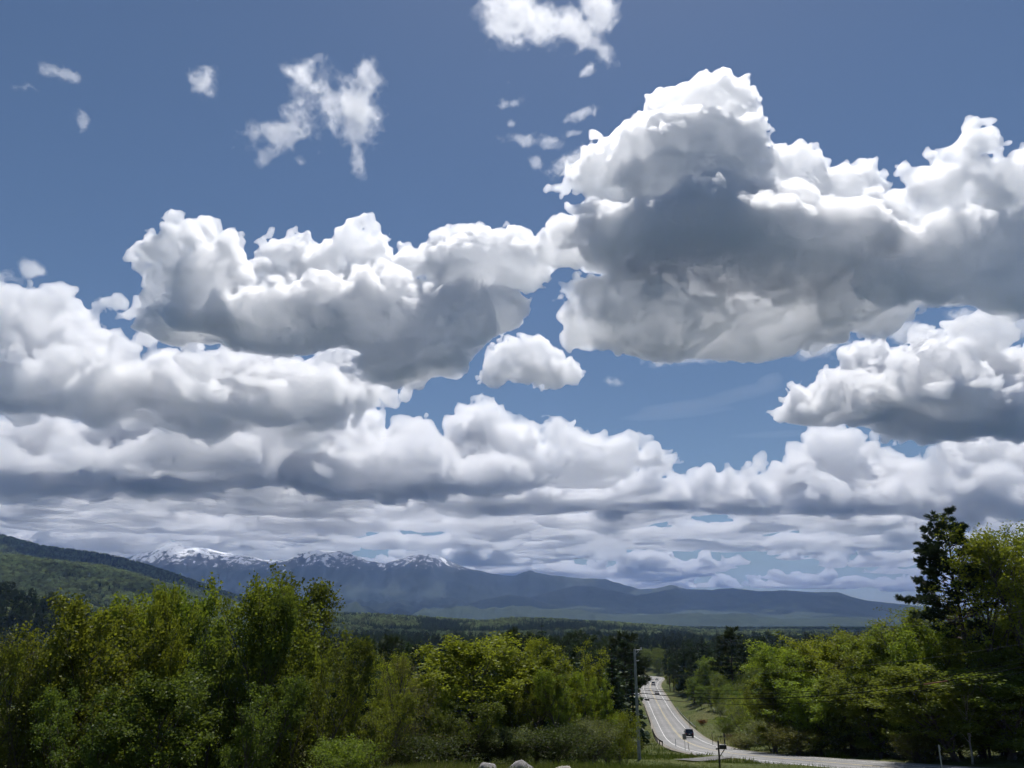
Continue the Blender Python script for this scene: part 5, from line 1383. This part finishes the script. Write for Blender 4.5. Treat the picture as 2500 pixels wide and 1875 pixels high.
boulder(1272, 1855, 68, 22.0, 2, STONE, 'dark lichened boulder, biggest of the three in the foreground grass')
boulder(1372, 1869.5, 50, 20.5, 3, PALESTONE, 'low yellowish boulder, right of the three in the foreground grass')

grass_m = bpy.data.materials.new('grass_blades'); grass_m.use_nodes = True
nt = grass_m.node_tree; nt.nodes.clear()
out = nt.nodes.new('ShaderNodeOutputMaterial'); at_ = nt.nodes.new('ShaderNodeAttribute'); at_.attribute_name = 'tint'
gc = ramp(nt, at_.outputs['Fac'], [(0.0, (0.075, 0.110, 0.018)), (0.55, (0.135, 0.160, 0.028)), (0.8, (0.20, 0.175, 0.065)), (1.0, (0.30, 0.24, 0.13))])
d1 = nt.nodes.new('ShaderNodeBsdfDiffuse'); d2 = nt.nodes.new('ShaderNodeBsdfTranslucent'); mx = nt.nodes.new('ShaderNodeMixShader'); mx.inputs[0].default_value = 0.35
nt.links.new(gc, d1.inputs[0]); nt.links.new(gc, d2.inputs[0]); nt.links.new(d1.outputs[0], mx.inputs[1]); nt.links.new(d2.outputs[0], mx.inputs[2]); nt.links.new(mx.outputs[0], out.inputs[0])
rng = np.random.default_rng(5)
def blades(n, y0, y1, u0, u1, hmin, hmax, wid):
    y = y0 * (y1 / y0) ** rng.random(n); x = (u0 + (u1 - u0) * rng.random(n)) * y
    d, _ = dist_to(ROAD, x, y); d2, _ = dist_to(DRIVE, x, y); d3, _ = dist_to(DRIVE2, x, y)
    k = (d > 6.6) & (d2 > 2.0) & (d3 > 2.2)
    x, y = x[k], y[k]; z = height(x, y)
    n = len(x)
    clump = np.clip(0.75 + 0.6 * vnoise(x, y, 2.2, 91) + 0.3 * vnoise(x, y, 0.6, 92), 0.3, 1.6)
    h = rng.uniform(hmin, hmax, n) * clump
    th = rng.random(n) * 6.28; w = wid * rng.uniform(0.7, 1.3, n)
    lean = rng.normal(size=(n, 2)) * 0.28 * h[:, None]
    dx, dy = np.cos(th) * w, np.sin(th) * w
    A = np.stack([x - dx, y - dy, z - 0.03], 1); B = np.stack([x + dx, y + dy, z - 0.03], 1)
    C = np.stack([x + lean[:, 0], y + lean[:, 1], z + h], 1)
    tint = np.clip(0.32 + 0.35 * vnoise(x, y, 9, 93) + rng.normal(0, 0.2, n) + 0.15 * vnoise(x, y, 35, 94), 0, 1)
    return np.stack([A, B, C], 1).reshape(-1, 3), np.repeat(tint, 3)
parts_ = [blades(60000, 15, 34, -0.16, 0.75, 0.06, 0.24, 0.010), blades(46000, 34, 110, -0.14, 0.72, 0.12, 0.38, 0.018), blades(30000, 80, 420, 0.08, 0.40, 0.25, 0.6, 0.05)]
V = np.concatenate([p_[0] for p_ in parts_]); T = np.concatenate([p_[1] for p_ in parts_])
me = fast_mesh('grass', V, np.arange(len(V)).reshape(-1, 3))
a = me.attributes.new('tint', 'FLOAT', 'POINT'); a.data.foreach_set('value', T.astype(np.float32))
me.materials.append(grass_m)
new_obj('grass', me, kind='stuff', label='rough grass and weeds on the near slope and road banks')
